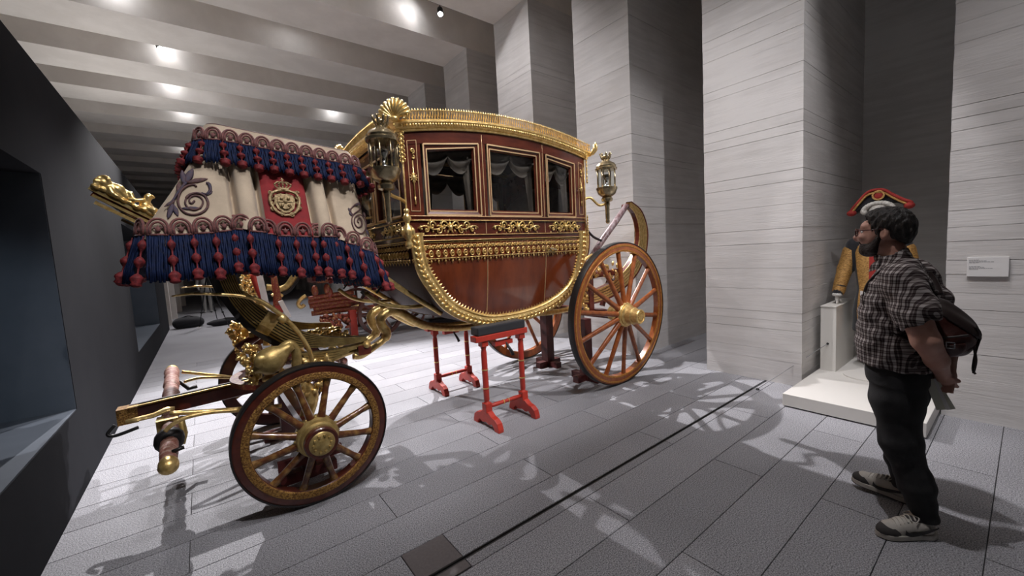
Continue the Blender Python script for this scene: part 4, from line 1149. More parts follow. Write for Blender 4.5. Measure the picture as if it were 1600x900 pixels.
# gilt coat of arms on the velvet
ctr = near_at(445, 317, .012)
def arms():
    b = MB()
    sh_ = [(-.060,.055),(-.02,.066),(0,.060),(.02,.066),(.060,.055),(.066,0),(.052,-.05),(.02,-.075),(0,-.082),(-.02,-.075),(-.052,-.05),(-.066,0)]
    b.prism(sh_, 0, .012); b.prism([(x * .72, y * .72) for x, y in sh_], .012, .022)
    for k in (-1, 1):
        b.tube(catmull([(0, .092, .012), (k*.04, .078, .02), (k*.075, .06, .02), (k*.092, .02, .014), (k*.084, -.03, .014), (k*.06, -.075, .014), (k*.02, -.098, .012), (0, -.10, .012)], 4), .011, 6)
        for y_ in (.07, .03, -.01, -.05): b.tube(spiral((k * .083, y_), .018, 1, 0, k, 10, .014), .0065, 5)
        for y_ in (-.088, -.10): b.tube(spiral((k * (.03 + .2 * (y_ + .1)), y_), .014, 1, 0, -k, 10, .014), .006, 5)
        for y_ in (.02, -.03): b.ell((k * .022, y_, .024), (.012, .014, .008), 6, 5)
    b.bar((0, .045, .024), (0, -.058, .024), .005, .005, (0,0,1)); b.bar((-.045, -.004, .024), (.045, -.004, .024), .005, .005, (0,0,1)); b.ell((0, 0, .024), (.014, .017, .010), 8, 6)
    b.tube([(-.034, .098, .016), (0, .094, .020), (.034, .098, .016)], .010, 6)      # crown
    for i in range(5):
        a = lerp(-1, 1, i / 4); b.tube(catmull([(a * .032, .10, .018), (a * .052, .125, .02), (a * .03, .146, .02), (0, .142, .022)], 3), .006, 5); b.ell((a * .05, .128, .022), .009, 6, 4)
    b.ell((0, .152, .02), .010, 6, 5); b.bar((0, .155, .02), (0, .178, .02), .006, .006, (0,0,1)); b.bar((-.010, .168, .02), (.010, .168, .02), .006, .006, (0,0,1))
    return b.mesh('coat_of_arms', armsgold, 50)
armsgold = mat('silver_gilt_arms', (.50,.38,.21), .5, .5, (.27,.19,.09), 60, bump=.4, bscale=90)
nrm = (near_pt(.5, .3).lerp(near_pt(.5, .7), 1) - near_pt(.5, .3)); tl = Vector((0, -1, -.32)).normalized()
tag(inst('coat_of_arms', arms(), ctr, hc, frame((0, -1, .28)), (.98, .98, 1.2)), 'silver-gilt crowned coat of arms on crimson velvet')

# ------------------------------------------------------------------ footboard with its gilt carved figures
A = at(141, 293, y=3.42); B = at(262, 352, y=3.42); d = (B - A).normalized(); up = Vector((0, 1, 0)).cross(d) * -1
if up.z < 0: up = -up
fb = MB()
for off, th, y0, y1 in ((0, .026, 3.40, 4.44), (-.035, .02, 3.42, 4.42), (-.072, .02, 3.44, 4.40)):
    pass
B2 = B + d * .25
fbm = MB(); fbm.bar((A.x, 3.92, A.z), (B2.x, 3.92, B2.z), 1.0, .03, up); foot = fbm.build('footboard', leather, car, origin=(B.x, YC, B.z))
for s in (-1, 1):
    y = YC + s * .51
    for off, r, m in ((0, .018, gold_bright), (-.034, .010, gold_old), (-.066, .012, gold)):
        a = Vector((A.x, y, A.z)) + up * off + d * (-off * .9); b_ = Vector((B2.x, y, B2.z)) + up * off
        MB().bar(a, b_, r * 2, r * 1.6, up).build('gilt_edge', m, foot)
    MB().bar(Vector((A.x + .03, y, A.z)) - up * .034, Vector((B2.x, y, B2.z)) - up * .034, .012, .05, up).build('dark_side', redwood, foot)
# reclining figures and lion mask
Mx = Matrix((d, Vector((0, 1, 0)), up)).transposed()
fig = SDF((-.02, -.07, -.03), (.36, .07, .14), .0042)
fig.ell((.035, 0, .045), (.034, .04, .034), .01); 
for i in range(14):
    a = i * 2 * PI / 14; fig.ell((.028 + .026 * math.cos(a), -.018 - .012 * math.sin(a * 2), .048 + .034 * math.sin(a)), .011, .006)
fig.ell((.012, -.02, .038), (.018, .02, .014), .008); fig.chain([(.05, 0, .04), (.10, 0, .045), (.15, .0, .032)], [.032, .034, .026], .012)
fig.chain([(.075, -.03, .03), (.10, -.04, .012), (.13, -.035, .008)], [.016, .013, .010], .008); fig.chain([(.12, .0, .055), (.16, -.01, .06), (.19, -.02, .035)], [.014, .012, .012], .006)
fig.ell((.235, -.005, .088), (.021, .021, .024), .006)
for i in range(8):
    a = i * 2 * PI / 8; fig.ell((.240 + .014 * math.cos(a), .0 + .012 * math.sin(a), .104), .009, .004)
fig.chain([(.238, 0, .064), (.245, 0, .04), (.255, 0, .022)], [.020, .027, .024], .01)
fig.chain([(.225, -.025, .058), (.20, -.035, .035), (.175, -.03, .028)], [.012, .010, .009], .006); fig.chain([(.255, .02, .058), (.285, .01, .04), (.30, -.01, .028)], [.012, .010, .009], .006)
fig.chain([(.26, -.02, .025), (.30, -.035, .032), (.325, -.03, .012), (.345, -.03, .008)], [.020, .017, .013, .010], .008); fig.chain([(.26, .015, .022), (.31, .02, .035), (.34, .015, .02)], [.020, .016, .012], .008)
for i in range(10): fig.ell((.02 + .034 * i, -.03 + .006 * (i % 3), .004 + .006 * (i % 2)), (.022, .024, .013), .008)
for s in (-1, 1):
    Mf = Matrix.Translation(Vector((A.x, YC + s * .50, A.z)) + up * .012) @ Mx.to_4x4()
    fo = fig.build('carved_figures', gold_bright, foot, M=Mf)
    tag(fo, 'gilt carved lion mask and reclining child figures')
MB().bar((B2.x - .02, YC, B2.z - .02), (.35, YC, 1.75), .9, .04, up).build('toe_board', leather, car)
# seat box carried inside the cloth
MB().box((.22, YC - .42, 1.75), (1.0, YC + .42, 2.5)).build('seat_box', leather, car)
# ------------------------------------------------------------------ front springs
def ribbon(inner, outer, y0, y1, n, name, m, parent, gap=.28):
    """n laminated leaves between two curves in the x-z plane"""
    for k in range(n):
        a, e = k / n + gap / n / 2, (k + 1) / n - gap / n / 2; G = []
        for p, q in zip(inner, outer):
            u, v = lerp(p, q, a), lerp(p, q, e)
            G.append([Vector((u.x, y0, u.z)), Vector((u.x, y1, u.z)), Vector((v.x, y1, v.z)), Vector((v.x, y0, v.z)), Vector((u.x, y0, u.z))])
        MB().grid(G).build(name, m, parent)
inn = [(352,400),(365,424),(378,452),(396,470),(418,486),(445,500),(476,518),(520,527),(572,526)]
oup = [(326,400),(336,424),(350,455),(368,482),(390,506),(420,526),(450,540),(490,544),(547,538),(575,532)]
inn3 = catmull([at(*p, y=3.32) for p in inn], 6); ou3 = catmull([at(*p, y=3.32) for p in oup], 6)
def resamp(P, n):
    D = [0]
    for i in range(1, len(P)): D.append(D[-1] + (P[i] - P[i-1]).length)
    return [Vector((interp(D[-1] * k / n, D, [q.x for q in P]), 0, interp(D[-1] * k / n, D, [q.z for q in P]))) for k in range(n + 1)]
IN, OU = resamp(inn3, 44), resamp(ou3, 44)
for s in (-1, 1):
    y0 = YC + s * .60; y1 = YC + s * .52
    sp = MB().box((.30, min(y0, y1) + .01, 1.0), (.34, max(y0, y1) - .01, 1.05)).build('front_spring', gold_old, car, origin=(.4, y0, 1.0))
    ribbon(IN, OU, y0, y1, 8, 'spring_leaf', gold_old, sp, .42)
    ribbon(IN, OU, y0 - s * .012, y1 + s * .012, 1, 'leaf_gap_fill', blackiron, sp, .04)  # dark ribbon added inside the leaves to put shade in their gaps
    OU2 = [o + (o - i).normalized() * .038 for i, o in zip(IN, OU)]
    G = [[Vector((u.x, y0 + s * .006, u.z)), Vector((u.x, y1 - s * .006, u.z)), Vector((v.x, y1 - s * .006, v.z)), Vector((v.x, y0 + s * .006, v.z)), Vector((u.x, y0 + s * .006, u.z))] for u, v in zip(OU[:27], OU2[:27])]
    MB().grid(G).build('leather_brace', leather, sp)
    for k in (19,):
        i_, o_ = IN[k], OU[k]; t = (IN[k+2] - IN[k]).normalized(); up_ = (i_ - o_).normalized()
        MB().bar(Vector((lerp(i_, o_, .5).x, (y0 + y1) / 2, lerp(i_, o_, .5).z)) - t * .045, Vector((lerp(i_, o_, .5).x, (y0 + y1) / 2, lerp(i_, o_, .5).z)) + t * .045, .098, (i_ - o_).length * 1.08, up_).build('spring_clip', gold, sp)
    # lower stacked leaves towards the transom
    for k in range(5):
        P = catmull([Vector((.52 + .03 * k, 0, .985 - .022 * k)), Vector((.75, 0, .965 - .020 * k)), Vector((1.0 - .06 * k, 0, .972 - .016 * k))], 6)
        G = [[Vector((p.x, y0 + s * -.004, p.z + .008)), Vector((p.x, y1, p.z + .008)), Vector((p.x, y1, p.z - .008)), Vector((p.x, y0 - s * .004, p.z - .008)), Vector((p.x, y0 - s * .004, p.z + .008))] for p in P]
        MB().grid(G).build('spring_leaf', gold_old, sp)
    MB().lathe([(.0, -.055), (.03, -.05), (.036, 0), (.03, .05), (0, .055)], 12, Matrix.Translation((1.02, (y0 + y1) / 2, .972)) @ Matrix.Rotation(PI/2, 4, 'X')).build('shackle', gold, sp, True)
def mirr(P, s): return [Vector((p.x, YC + s * (YC - p.y), p.z)) for p in P]
ys = 3.16
for s in (-1, 1):
    # curved step iron with its collar
    P = catmull([at(*p, y=ys) for p in ((268,463),(300,459),(345,460),(380,463),(410,472),(445,497),(470,525),(485,552),(489,575))], 5)
    n_ = len(P); st = MB().tube(mirr(P, s), [lerp(.006, .020, min(1, i / (n_ * .55))) for i in range(n_)], 8, flat=(1, .8)).build('step_iron', gold, car, True)
    c_ = mirr([at(437, 494, y=ys), at(446, 502, y=ys)], s); MB().tube([c_[0], c_[1]], .030, 8).build('collar', gold, st, True)
    # bulb-ended bracket
    b = MB(); c_ = mirr([at(424, 562, y=3.10)], s)[0]; Mq = Matrix.Translation(c_) @ Matrix.Rotation(-.5, 4, 'Y') @ Matrix.Rotation(PI/2, 4, 'Y')
    b.lathe([(.0,-.125),(.018,-.12),(.03,-.10),(.062,-.08),(.086,-.045),(.090,0),(.078,.045),(.05,.085),(.034,.12),(.032,.15)], 20, Mq)
    P = catmull(mirr([at(*p, y=3.12) for p in ((437,548),(452,538),(462,548),(464,570),(463,592))], s), 5); b.tube(P, .032, 10)
    b.ell(c_ + Vector((-.06, s * .06, .01)), (.045, .02, .045), 10, 6)
    b.build('bulb_bracket', gold_old, car, True)
    # foliage carving at the corner of the fore-carriage
    rnd = random.Random(5); b = MB()
    for (qx, qy) in ((385,545),(377,556),(384,566),(396,556),(400,572),(390,580),(404,585),(412,575),(395,595),(398,545)):
        for _ in range(16):
            c_ = mirr([at(qx + rnd.uniform(-5, 5), qy + rnd.uniform(-5, 5), y=3.22 + rnd.uniform(-.05, .05))], s)[0]
            Mr = Matrix.Rotation(rnd.uniform(0, 6), 3, 'Y') @ Matrix.Rotation(rnd.uniform(0, 6), 3, 'Z'); b.ell(c_, (.026, .005, .013), 6, 4, Mr)
    fo = b.build('foliage_carving', gold_bright, car, True); 
    b = MB(); c_ = mirr([at(405, 575, y=3.3)], s)[0]; b.tube([c_ + Vector((-.05, 0, -.05)), c_ + Vector((.12, 0, .06)), c_ + Vector((.25, 0, .05))], .045, 8); b.build('scroll_block', redwood, car, True)
# crane-neck perches from the fore-carriage under the body to the rear axle
cpx = [(552,556),(565,555),(583,543),(600,530),(604,520),(597,509),(595,499),(602,490),(614,486),(628,490),(647,501),(669,510),(700,513),(740,510)]
for s in (-1, 1):
    P = [at(*p, y=3.78) for p in cpx] + [Vector((2.9, 3.78, .90)), Vector((3.5, 3.78, .86)), Vector((3.9, 3.78, .86))]
    P = catmull(P, 6); P = [Vector((p.x, YC + s * .14, p.z)) for p in P]
    MB().tube(P, [.030 + .014 * (1 if 18 < i < 66 else .2) for i in range(len(P))], 10).build('crane_neck_perch', gold, car, True)
# front end of the body carried on loops and braces
for s in (-1, 1):
    P = [at(*p, y=3.42) for p in ((602,434),(625,450),(650,466),(674,480),(690,490))]
    MB().tube(mirr(catmull(P, 4), s), .020, 8, flat=(.8, 1.2)).build('body_loop', gold, car, True)
    P = [at(*p, y=3.42) for p in ((604,436),(598,445),(588,458)  )]
    MB().tube(mirr(P, s), .014, 8, flat=(1.6, .5)).build('body_brace', leather, car, True)
    P = [Vector((x, 3.5, z)) for x, z in ((1.10, 1.38), (1.22, 1.28), (1.40, 1.22), (1.62, 1.20))]
    MB().tube(mirr(catmull(P, 5), s), .030, 8, flat=(1.2, .6)).build('lower_loop', gold_old, car, True)
    # rear loops and hooks
    P = [at(*p, y=3.33) for p in ((925,398),(915,405),(905,420),(898,440),(890,458),(872,478))]
    MB().tube(mirr(catmull(P, 4), s), [.016 + .010 * i / 20 for i in range(21)], 8).build('rear_body_loop', gold, car, True)
    P = [at(*p, y=3.36) for p in ((979,321),(962,346),(943,372),(925,400))]
    MB().tube(mirr(P, s), [.040, .046, .048, .040], 8, flat=(1, .8)).build('rear_brace', silverstrap, car, True)
    P = catmull([at(*p, y=3.30) for p in ((912,345),(917,358),(927,370),(940,376))], 4)
    MB().tube(mirr(P, s), .014, 6, flat=(.5, 1.2)).build('check_strap', leather, car, True)
    # rear C-spring
    ci = catmull([at(*p, y=3.36) for p in ((980,322),(990,333),(996,352),(997,372),(992,395),(978,418),(955,440),(930,452),(905,455))], 5)
    co = catmull([at(*p, y=3.36) for p in ((984,316),(1000,330),(1009,356),(1009,382),(1004,405),(990,432),(962,458),(930,472),(902,472))], 5)
    I2, O2 = resamp(ci, 36), resamp(co, 36); y0, y1 = YC + s * .58, YC + s * .50
    rs = MB().lathe([(.0, -.05), (.032, -.045), (.036, 0), (.032, .045), (0, .05)], 14, Matrix.Translation((I2[0].x - .01, (y0 + y1) / 2, I2[0].z)) @ Matrix.Rotation(PI/2, 4, 'X')).build('rear_spring', darkwheel, car, True, origin=(4.4, y0, 1.2))
    ribbon(I2, O2, y0, y1, 5, 'spring_leaf', gold, rs, .3)
    ribbon(I2, O2, y0 - s * .01, y1 + s * .01, 1, 'leaf_gap_fill', redwood, rs, .04)
    O3 = [o + (o - i).normalized() * .016 for i, o in zip(I2, O2)]
    G = [[Vector((u.x, y0 + s * .004, u.z)), Vector((u.x, y1 - s * .004, u.z)), Vector((v.x, y1 - s * .004, v.z)), Vector((v.x, y0 + s * .004, v.z)), Vector((u.x, y0 + s * .004, u.z))] for u, v in zip(O2, O3)]
    MB().grid(G).build('leather_brace', redwood, rs)
# rear axle, bed and carving
b = MB(); b.bar((3.917, YC - .9, .84), (3.917, YC + .9, .84), .09, .10); b.build('rear_axle', redwood, car)
b = MB(); b.bar((3.70, YC - .62, 1.30), (3.70, YC + .62, 1.30), .10, .07); b.bar((3.70, YC - .60, 1.10), (3.70, YC + .60, 1.10), .09, .06); b.bar((4.2, YC - .62, 1.32), (4.2, YC + .62, 1.32), .08, .06)
for s in (-1, 1): b.bar((3.55, YC + s * .55, 1.30), (4.45, YC + s * .55, 1.34), .07, .07); b.bar((3.80, YC + s * .55, .86), (3.80, YC + s * .55, 1.30), .08, .09); b.bar((4.1, YC + s * .5, .9), (4.3, YC + s * .5, 1.3), .05, .05)
b.build('rear_bed', redwood, car)
rnd = random.Random(9)
for s in (-1, 1):
    b = MB()
    for i in range(70):
        t = i / 70; c_ = Vector((lerp(3.50, 4.40, t) + rnd.uniform(-.03, .03), YC + s * (.60 + rnd.uniform(-.02, .03)), 1.30 + .10 * math.sin(t * 3.1) + rnd.uniform(-.10, .08)))
        b.ell(c_, (.036, .016, .020), 6, 4, Matrix.Rotation(rnd.uniform(0, 6), 3, 'Y'))
    b.build('rear_carving', gold, car, True)
    b = MB()
    for i in range(40): b.ell((3.62 + rnd.uniform(-.06, .10), YC + s * (.56 + rnd.uniform(-.03, .05)), 1.02 + rnd.uniform(-.14, .16)), (.034, .016, .02), 6, 4, Matrix.Rotation(rnd.uniform(0, 6), 3, 'Y'))
    b.build('rear_scroll', gold_bright, car, True)
# fore-carriage: axle, transom, wheel plate, futchells, pole
MB().bar((.518, YC - .9, .48), (.518, YC + .9, .48), .08, .09).build('front_axle', redwood, car)
MB().bar((.55, YC - .62, .84), (.55, YC + .62, .84), .14, .12).build('transom', redwood, car)
MB().ring(.42, [(-.03, -.02), (.03, -.02), (.03, .02), (-.03, .02)], 40, Matrix.Translation((.55, YC, .74))).build('wheel_plate', bgred, car, 30)
for s in (-1, 1):
    b = MB(); b.tube(catmull([(.52, YC + s * .60, .50), (.58, YC + s * .58, .66), (.50, YC + s * .58, .80), (.56, YC + s * .57, .95)], 5), [.05] * 16, 8); b.build('carved_standard', gold, car, True)
    b = MB()
    for i in range(46): b.ell((.60 + rnd.uniform(-.12, .14), YC + s * (.60 + rnd.uniform(-.03, .05)), .84 + rnd.uniform(-.16, .12)), (.034, .016, .02), 6, 4, Matrix.Rotation(rnd.uniform(0, 6), 3, 'Y'))
    b.build('front_carving', gold, car, True)
    P = [Vector((1.02, YC + s * .46, .93)), Vector((.85, YC + s * .46, .90)), Vector((.70, YC + s * .46, .86))]
    MB().tube(P, .032, 8).build('rear_stay', gold, car, True)
MB().bar((1.0, YC - .60, .93), (1.0, YC + .60, .93), .10, .08).build('rear_transom', redwood, car)
b = MB()
for i in range(60): b.ell((.85 + rnd.uniform(-.12, .16), YC + rnd.uniform(-.4, .4), .97 + rnd.uniform(-.03, .05)), (.045, .02, .025), 6, 4, Matrix.Rotation(rnd.uniform(0, 6), 3, 'Z'))
b.build('transom_carving', gold_bright, car, True)
pole = MB().bar((.62, YC, .69), (-.47, YC, .655), .10, .10).build('pole', redwood, car, origin=(0, YC, .66)); bevel(pole, .01)
for yy in (-.03, .03): MB().bar((.45, YC + yy, .742), (-.50, YC + yy, .708), .018, .012).build('iron_strap', leather if yy > 0 else gold, pole)
MB().box((-.56, YC - .055, .60), (-.45, YC + .055, .712)).build('carved_pole_end', carvedrim, pole)
MB().tube(catmull([(-.58, YC, .60), (-.62, YC - .01, .55), (-.58, YC - .02, .53), (-.46, YC - .03, .555)], 5), .012, 8).build('iron_hook', blackiron, pole, True)
MB().lathe([(.05,0),(.05,.03),(.03,.04),(.036,.07),(.045,.08),(.03,.10)], 12, Matrix.Translation((.36, YC - .10, .72))).build('gilt_bolt', gold, pole, True)
# splinter bar wrapped in worn leather
a = Vector((-.30, 4.92, .74)); e = Vector((-.268, 3.14, .47)); dd = (e - a)
n_ = 40; sb = MB().tube([a + dd * (.03 + .72 * i / n_) for i in range(n_ + 1)], [.052 + .004 * math.sin(i * 1.9) + .004 * math.sin(i * .8) for i in range(n_ + 1)], 12).build('splinter_bar', ropewrap, car, True, origin=a)
MB().tube([a + dd * t for t in (.78, .84, .90, .955)], [.046, .050, .048, .044], 12).build('bar_end', ropewrap, sb, True)
MB().tube([a + dd * t for t in (.76, .775, .80, .815)], [.05, .082, .082, .05], 16).build('black_collar', leather, sb, True)
MB().tube([a + dd * t for t in (.95, .962, .985, 1.0, 1.008)], [.044, .052, .052, .036, .01], 14).build('gilt_knob', gold, sb, True)
MB().tube([a + dd * t for t in (-.005, .01, .03)], [.02, .05, .05], 12).build('gilt_knob', gold_old, sb, True)
q = a + dd * .65; MB().box((q.x - .07, q.y - .06, q.z - .07), (q.x + .05, q.y + .06, q.z + .05)).build('gilt_block', gold_old, sb); 
P = [at(*p, y=3.62) for p in ((196,659),(215,655),(240,649),(260,640),(273,638))]; MB().tube(P, [.016, .024, .026, .026, .02], 8, flat=(1, .35), up=(0, -.5, 1)).build('gilt_lever', gold, sb, True)
MB().tube([q + Vector((.06, 0, .03)), q + Vector((.07, .02, -.10)), q + Vector((.05, -.02, -.16))], .022, 8).build('bracket', gold_old, sb, True)
for pts, y, r in ((((284,581),(321,585),(365,590),(440,604)), 4.5, .014), (((287,597),(316,590),(365,590)), 4.4, .012), (((265,646),(320,643),(375,639),(440,634)), 3.45, .016), (((258,674),(270,663),(292,652),(331,644),(375,641)), 3.42, .014)):
    MB().tube(catmull([at(*p, y=y) for p in pts], 5), r, 8).build('gilt_stay', gold, car, True)
q = a + dd * .16; MB().tube([q + Vector((.05, 0, -.02)), q + Vector((.11, -.02, -.10)), q + Vector((.17, -.02, -.09))], .018, 8).build('iron_eye', blackiron, sb, True)
q = a + dd * .93; MB().tube([q + Vector((.02, 0, .04)), q + Vector((.08, 0, .05))], .012, 6).build('iron_pin', blackiron, sb, True)
# ================================================================== TRESTLES AND BLOCKS UNDER THE CARRIAGE
def trestle(x0, x1, yc, top, label, pad):
    t = empty('red_trestle', ((x0 + x1) / 2, yc, 0), label, 'trestle', 'red trestles under the carriage body')
    for x in (x0, x1):
        out = []
        for y, z in ((-.215,0),(-.215,.028),(-.195,.085),(-.15,.115),(-.10,.125),(-.05,.155),(.05,.155),(.10,.125),(.15,.115),(.195,.085),(.215,.028),(.215,0),(.14,0),(.14,.022),(.10,.055),(.06,.035),(0,.05),(-.06,.035),(-.10,.055),(-.14,.022),(-.14,0)): out.append((y, z))
        Mq = Matrix(((0,0,1,x),(1,0,0,yc),(0,1,0,0),(0,0,0,1)))
        bevel(MB().prism(out, -.030, .030, Mq).build('foot', redpaint, t), .006)
        bevel(MB().box((x - .036, yc - .036, .14), (x + .036, yc + .036, .235)).build('leg_block', redpaint, t), .005)
        L = MB().lathe([(.022,.225),(.030,.235),(.022,.25),(.027,.26),(.029,.40),(.028,top - .17),(.022,top - .14),(.030,top - .12),(.022,top - .10)], 14, Matrix.Translation((x, yc, 0))).build('leg', redpaint, t, 40)
        for z in (.38, .56): MB().ring(.0275, [(0,-.006),(.004,-.006),(.004,.006),(0,.006)], 16, Matrix.Translation((x, yc, z))).build('gilt_line', gold_bright, L)
        bevel(MB().box((x - .036, yc - .036, top - .11), (x + .036, yc + .036, top - .05)).build('leg_block', redpaint, t), .005)
    st = MB().tube([(x0 + .03, yc, .19), (x0 + .1, yc, .19), ((x0+x1)/2, yc, .19), (x1 - .1, yc, .19), (x1 - .03, yc, .19)], [.016, .022, .018, .022, .016], 10).build('stretcher', redpaint, t, True)
    for x in ((x0+x1)/2 - .03, (x0+x1)/2 + .03): MB().ring(.019, [(0,-.005),(.004,-.005),(.004,.005),(0,.005)], 14, Matrix.Translation((x, yc, .19)) @ Matrix.Rotation(PI/2, 4, 'Y')).build('gilt_line', gold_bright, st)
    bevel(MB().box((x0 - .11, yc - .05, top - .055), (x1 + .06, yc + .05, top)).build('top_rail', redpaint, t), .005)
    MB().box((x0 + .12, yc - .03, top - .13), (x1 - .12, yc + .03, top - .09)).build('jack_plate', redpaint, t)
    MB().tube([((x0+x1)/2 + .02, yc - .02, top - .10), ((x0+x1)/2 + .06, yc - .06, top - .20), ((x0+x1)/2 + .07, yc - .07, top - .24)], [.008, .016, .018], 8).build('black_grip', leather, t, True)
    if pad: bevel(MB().box((x0 - .08, yc - .045, top), (x1 + .04, yc + .085, top + .082)).build('black_pad', blackcloth, t), .012)
    return t
trestle(2.05, 2.50, 3.16, .895, 'bright red trestle with black pad on the viewer side under the body', True)
trestle(2.17, 2.61, 4.41, .83, 'bright red trestle standing beyond the carriage perches', True)
def block(x, y, top, label, cross=True, w=.11):
    t = empty('support_post', (x, y, 0), label, 'support post', 'dark red posts under the axles')
    MB().box((x - w/2, y - w/2, 0), (x + w/2, y + w/2, top)).build('post', darkred, t)
    MB().box((x - .20, y - .045, 0), (x - w/2, y + .045, .08)).build('foot', darkred, t); MB().box((x + w/2, y - .045, 0), (x + .20, y + .045, .08)).build('foot', darkred, t)
    if cross: MB().box((x - .045, y - .22, 0), (x + .045, y - w/2, .08)).build('foot', darkred, t); MB().box((x - .045, y + w/2, 0), (x + .045, y + .22, .08)).build('foot', darkred, t)
    return t
block(3.86, 4.25, .78, 'dark red post under the far part of the rear axle', True, .13)
block(3.75, 3.42, .78, 'dark red post just behind the near rear wheel', True, .12)
t = block(.52, 3.42, .43, 'dark red post behind the near front wheel', False, .10)
MB().bar((.31, 3.36, .17), (.76, 3.36, .17), .04, .07).build('cross_board', darkred, t)
block(.52, 4.4, .43, 'dark red post behind the far front wheel', False, .10)

# ================================================================== SECOND CARRIAGE, FARTHER DOWN THE HALL
bg = empty('parade_carriage', (2.6, 9.6, 0), 'red and gilt carriage standing farther down the hall behind the first', 'carriage')
BY = 9.3
def bgt(name, pts, r, m, y=BY, n=8, flat=None, k=4):
    P = catmull([at(*p, y=y) for p in pts], k); return MB().tube(P, r if not isinstance(r, tuple) else [lerp(r[0], r[1], i / (len(P)-1)) for i in range(len(P))], n, flat=flat).build(name, m, bg, True)
for i, (a, e) in enumerate((((482,467),(552,457)), ((482,473),(556,464)), ((484,479),(560,470)), ((490,484),(548,476)))): bgt('carved_beam', (a, ((a[0]+e[0])/2, (a[1]+e[1])/2 - 1), e), .05, bgred)
bgt('axle_beam', ((487,490),(540,484),(605,478)), .055, bgred); bgt('axle_beam', ((500,497),(560,493),(600,490)), .05, bgred, BY + .5)
for px, py in ((492,455),(511,452),(515,458)): MB().ell(at(px, py, y=BY), (.07, .07, .13), 10, 8).build('carved_finial', bgred, bg, True)
bgt('scroll_end', ((478,462),(472,466),(466,474),(470,480),(476,476)), .04, gold); bgt('scroll_end', ((565,455),(570,462),(566,470),(560,470)), .045, leather)
bgt('spring', ((416,449),(426,450),(438,452),(449,447),(456,438),(462,430)), .07, gold_old, BY + .3); bgt('spring', ((420,455),(436,459),(450,454),(459,443),(466,432)), .05, leather, BY + .3)
bgt('carved_standard', ((428,432),(430,446),(433,462),(434,478)), (.05, .08), bgred, BY - .4); MB().box(tuple(at(430,489,y=BY-.4) - Vector((0,.08,0))), tuple(at(441,476,y=BY-.4) + Vector((0,.08,0)))).build('red_block', redpaint, bg)
bgt('gilt_bracket', ((424,462),(433,459),(442,463)), .03, gold, BY - .4)
MB().bar(at(404, 424, y=BY - .6), at(420, 496, y=BY - .6), .05, .10, (1,0,0)).build('grey_stay', ceilconc, bg); MB().bar(at(438, 470, y=BY - .6), at(452, 496, y=BY - .6), .05, .08, (1,0,0)).build('grey_stay', ceilconc, bg)
bgt('red_side_rail', ((396,428),(403,450),(418,480)), .06, redpaint, BY - .4)
rnd = random.Random(11); b = MB()
for i in range(60): b.ell(at(rnd.uniform(375, 402), rnd.uniform(426, 462), y=BY - .2 + rnd.uniform(-.1, .1)), (.05, .03, .03), 6, 4, Matrix.Rotation(rnd.uniform(0, 6), 3, 'Y'))
b.build('gilt_carving', gold_bright, bg, True)
b = MB()
for i in range(50): b.ell(at(rnd.uniform(502, 545), rnd.uniform(492, 512), y=8.9 + rnd.uniform(-.1, .1)), (.06, .03, .035), 6, 4, Matrix.Rotation(rnd.uniform(0, 6), 3, 'Y'))
b.build('carved_fore_end', bgred, bg, True)
bp = MB().box((2.42, 8.85, 0), (2.56, 8.99, .62)); bp.build('red_prop', redpaint, bg)
def simple_wheel(cx, y, R, n, m):
    M = Matrix.Translation((cx, y, R)) @ Matrix.Rotation(PI/2, 4, 'X'); w = MB().ring(R, [(-.07,-.04),(0,-.04),(0,.04),(-.07,.04)], 40, M).build('wheel', m, bg, 30, origin=(cx, y, R))
    MB().lathe([(.08,-.12),(.12,-.05),(.12,.05),(.08,.15)], 16, M).build('hub', gold, w, True)
    sm = MB().bar((0, .1, 0), (0, R - .06, 0), .04, .04).mesh('spoke', m)
    for k in range(n): inst('spoke', sm, (cx, y, R), w, M.to_3x3() @ Matrix.Rotation(2*PI*k/n, 3, 'Z'))
for y in (8.75, 10.45): simple_wheel(3.05, y, .5, 12, darkwheel); simple_wheel(4.3, y, .8, 14, darkwheel)
MB().bar((3.05, 8.7, .5), (3.05, 10.5, .5), .09, .09).build('front_axle', bgred, bg); MB().bar((4.3, 8.7, .8), (4.3, 10.5, .8), .09, .09).build('rear_axle', bgred, bg)
bevel(MB().box((3.0, 9.0, 1.1), (4.9, 10.3, 2.7)).build('coach_body', redwood, bg), .15, 4)
bevel(MB().box((2.9, 8.95, 2.65), (5.0, 10.35, 2.80)).build('roof', leather, bg), .06, 3)
MB().tube([(2.2, 9.6, .62), (3.2, 9.6, .78), (4.3, 9.6, .85)], .06, 8).build('perch', bgred, bg, True)
MB().box((1.9, 9.1, 1.25), (2.8, 10.1, 1.9)).build('coachman_seat', redwood, bg)

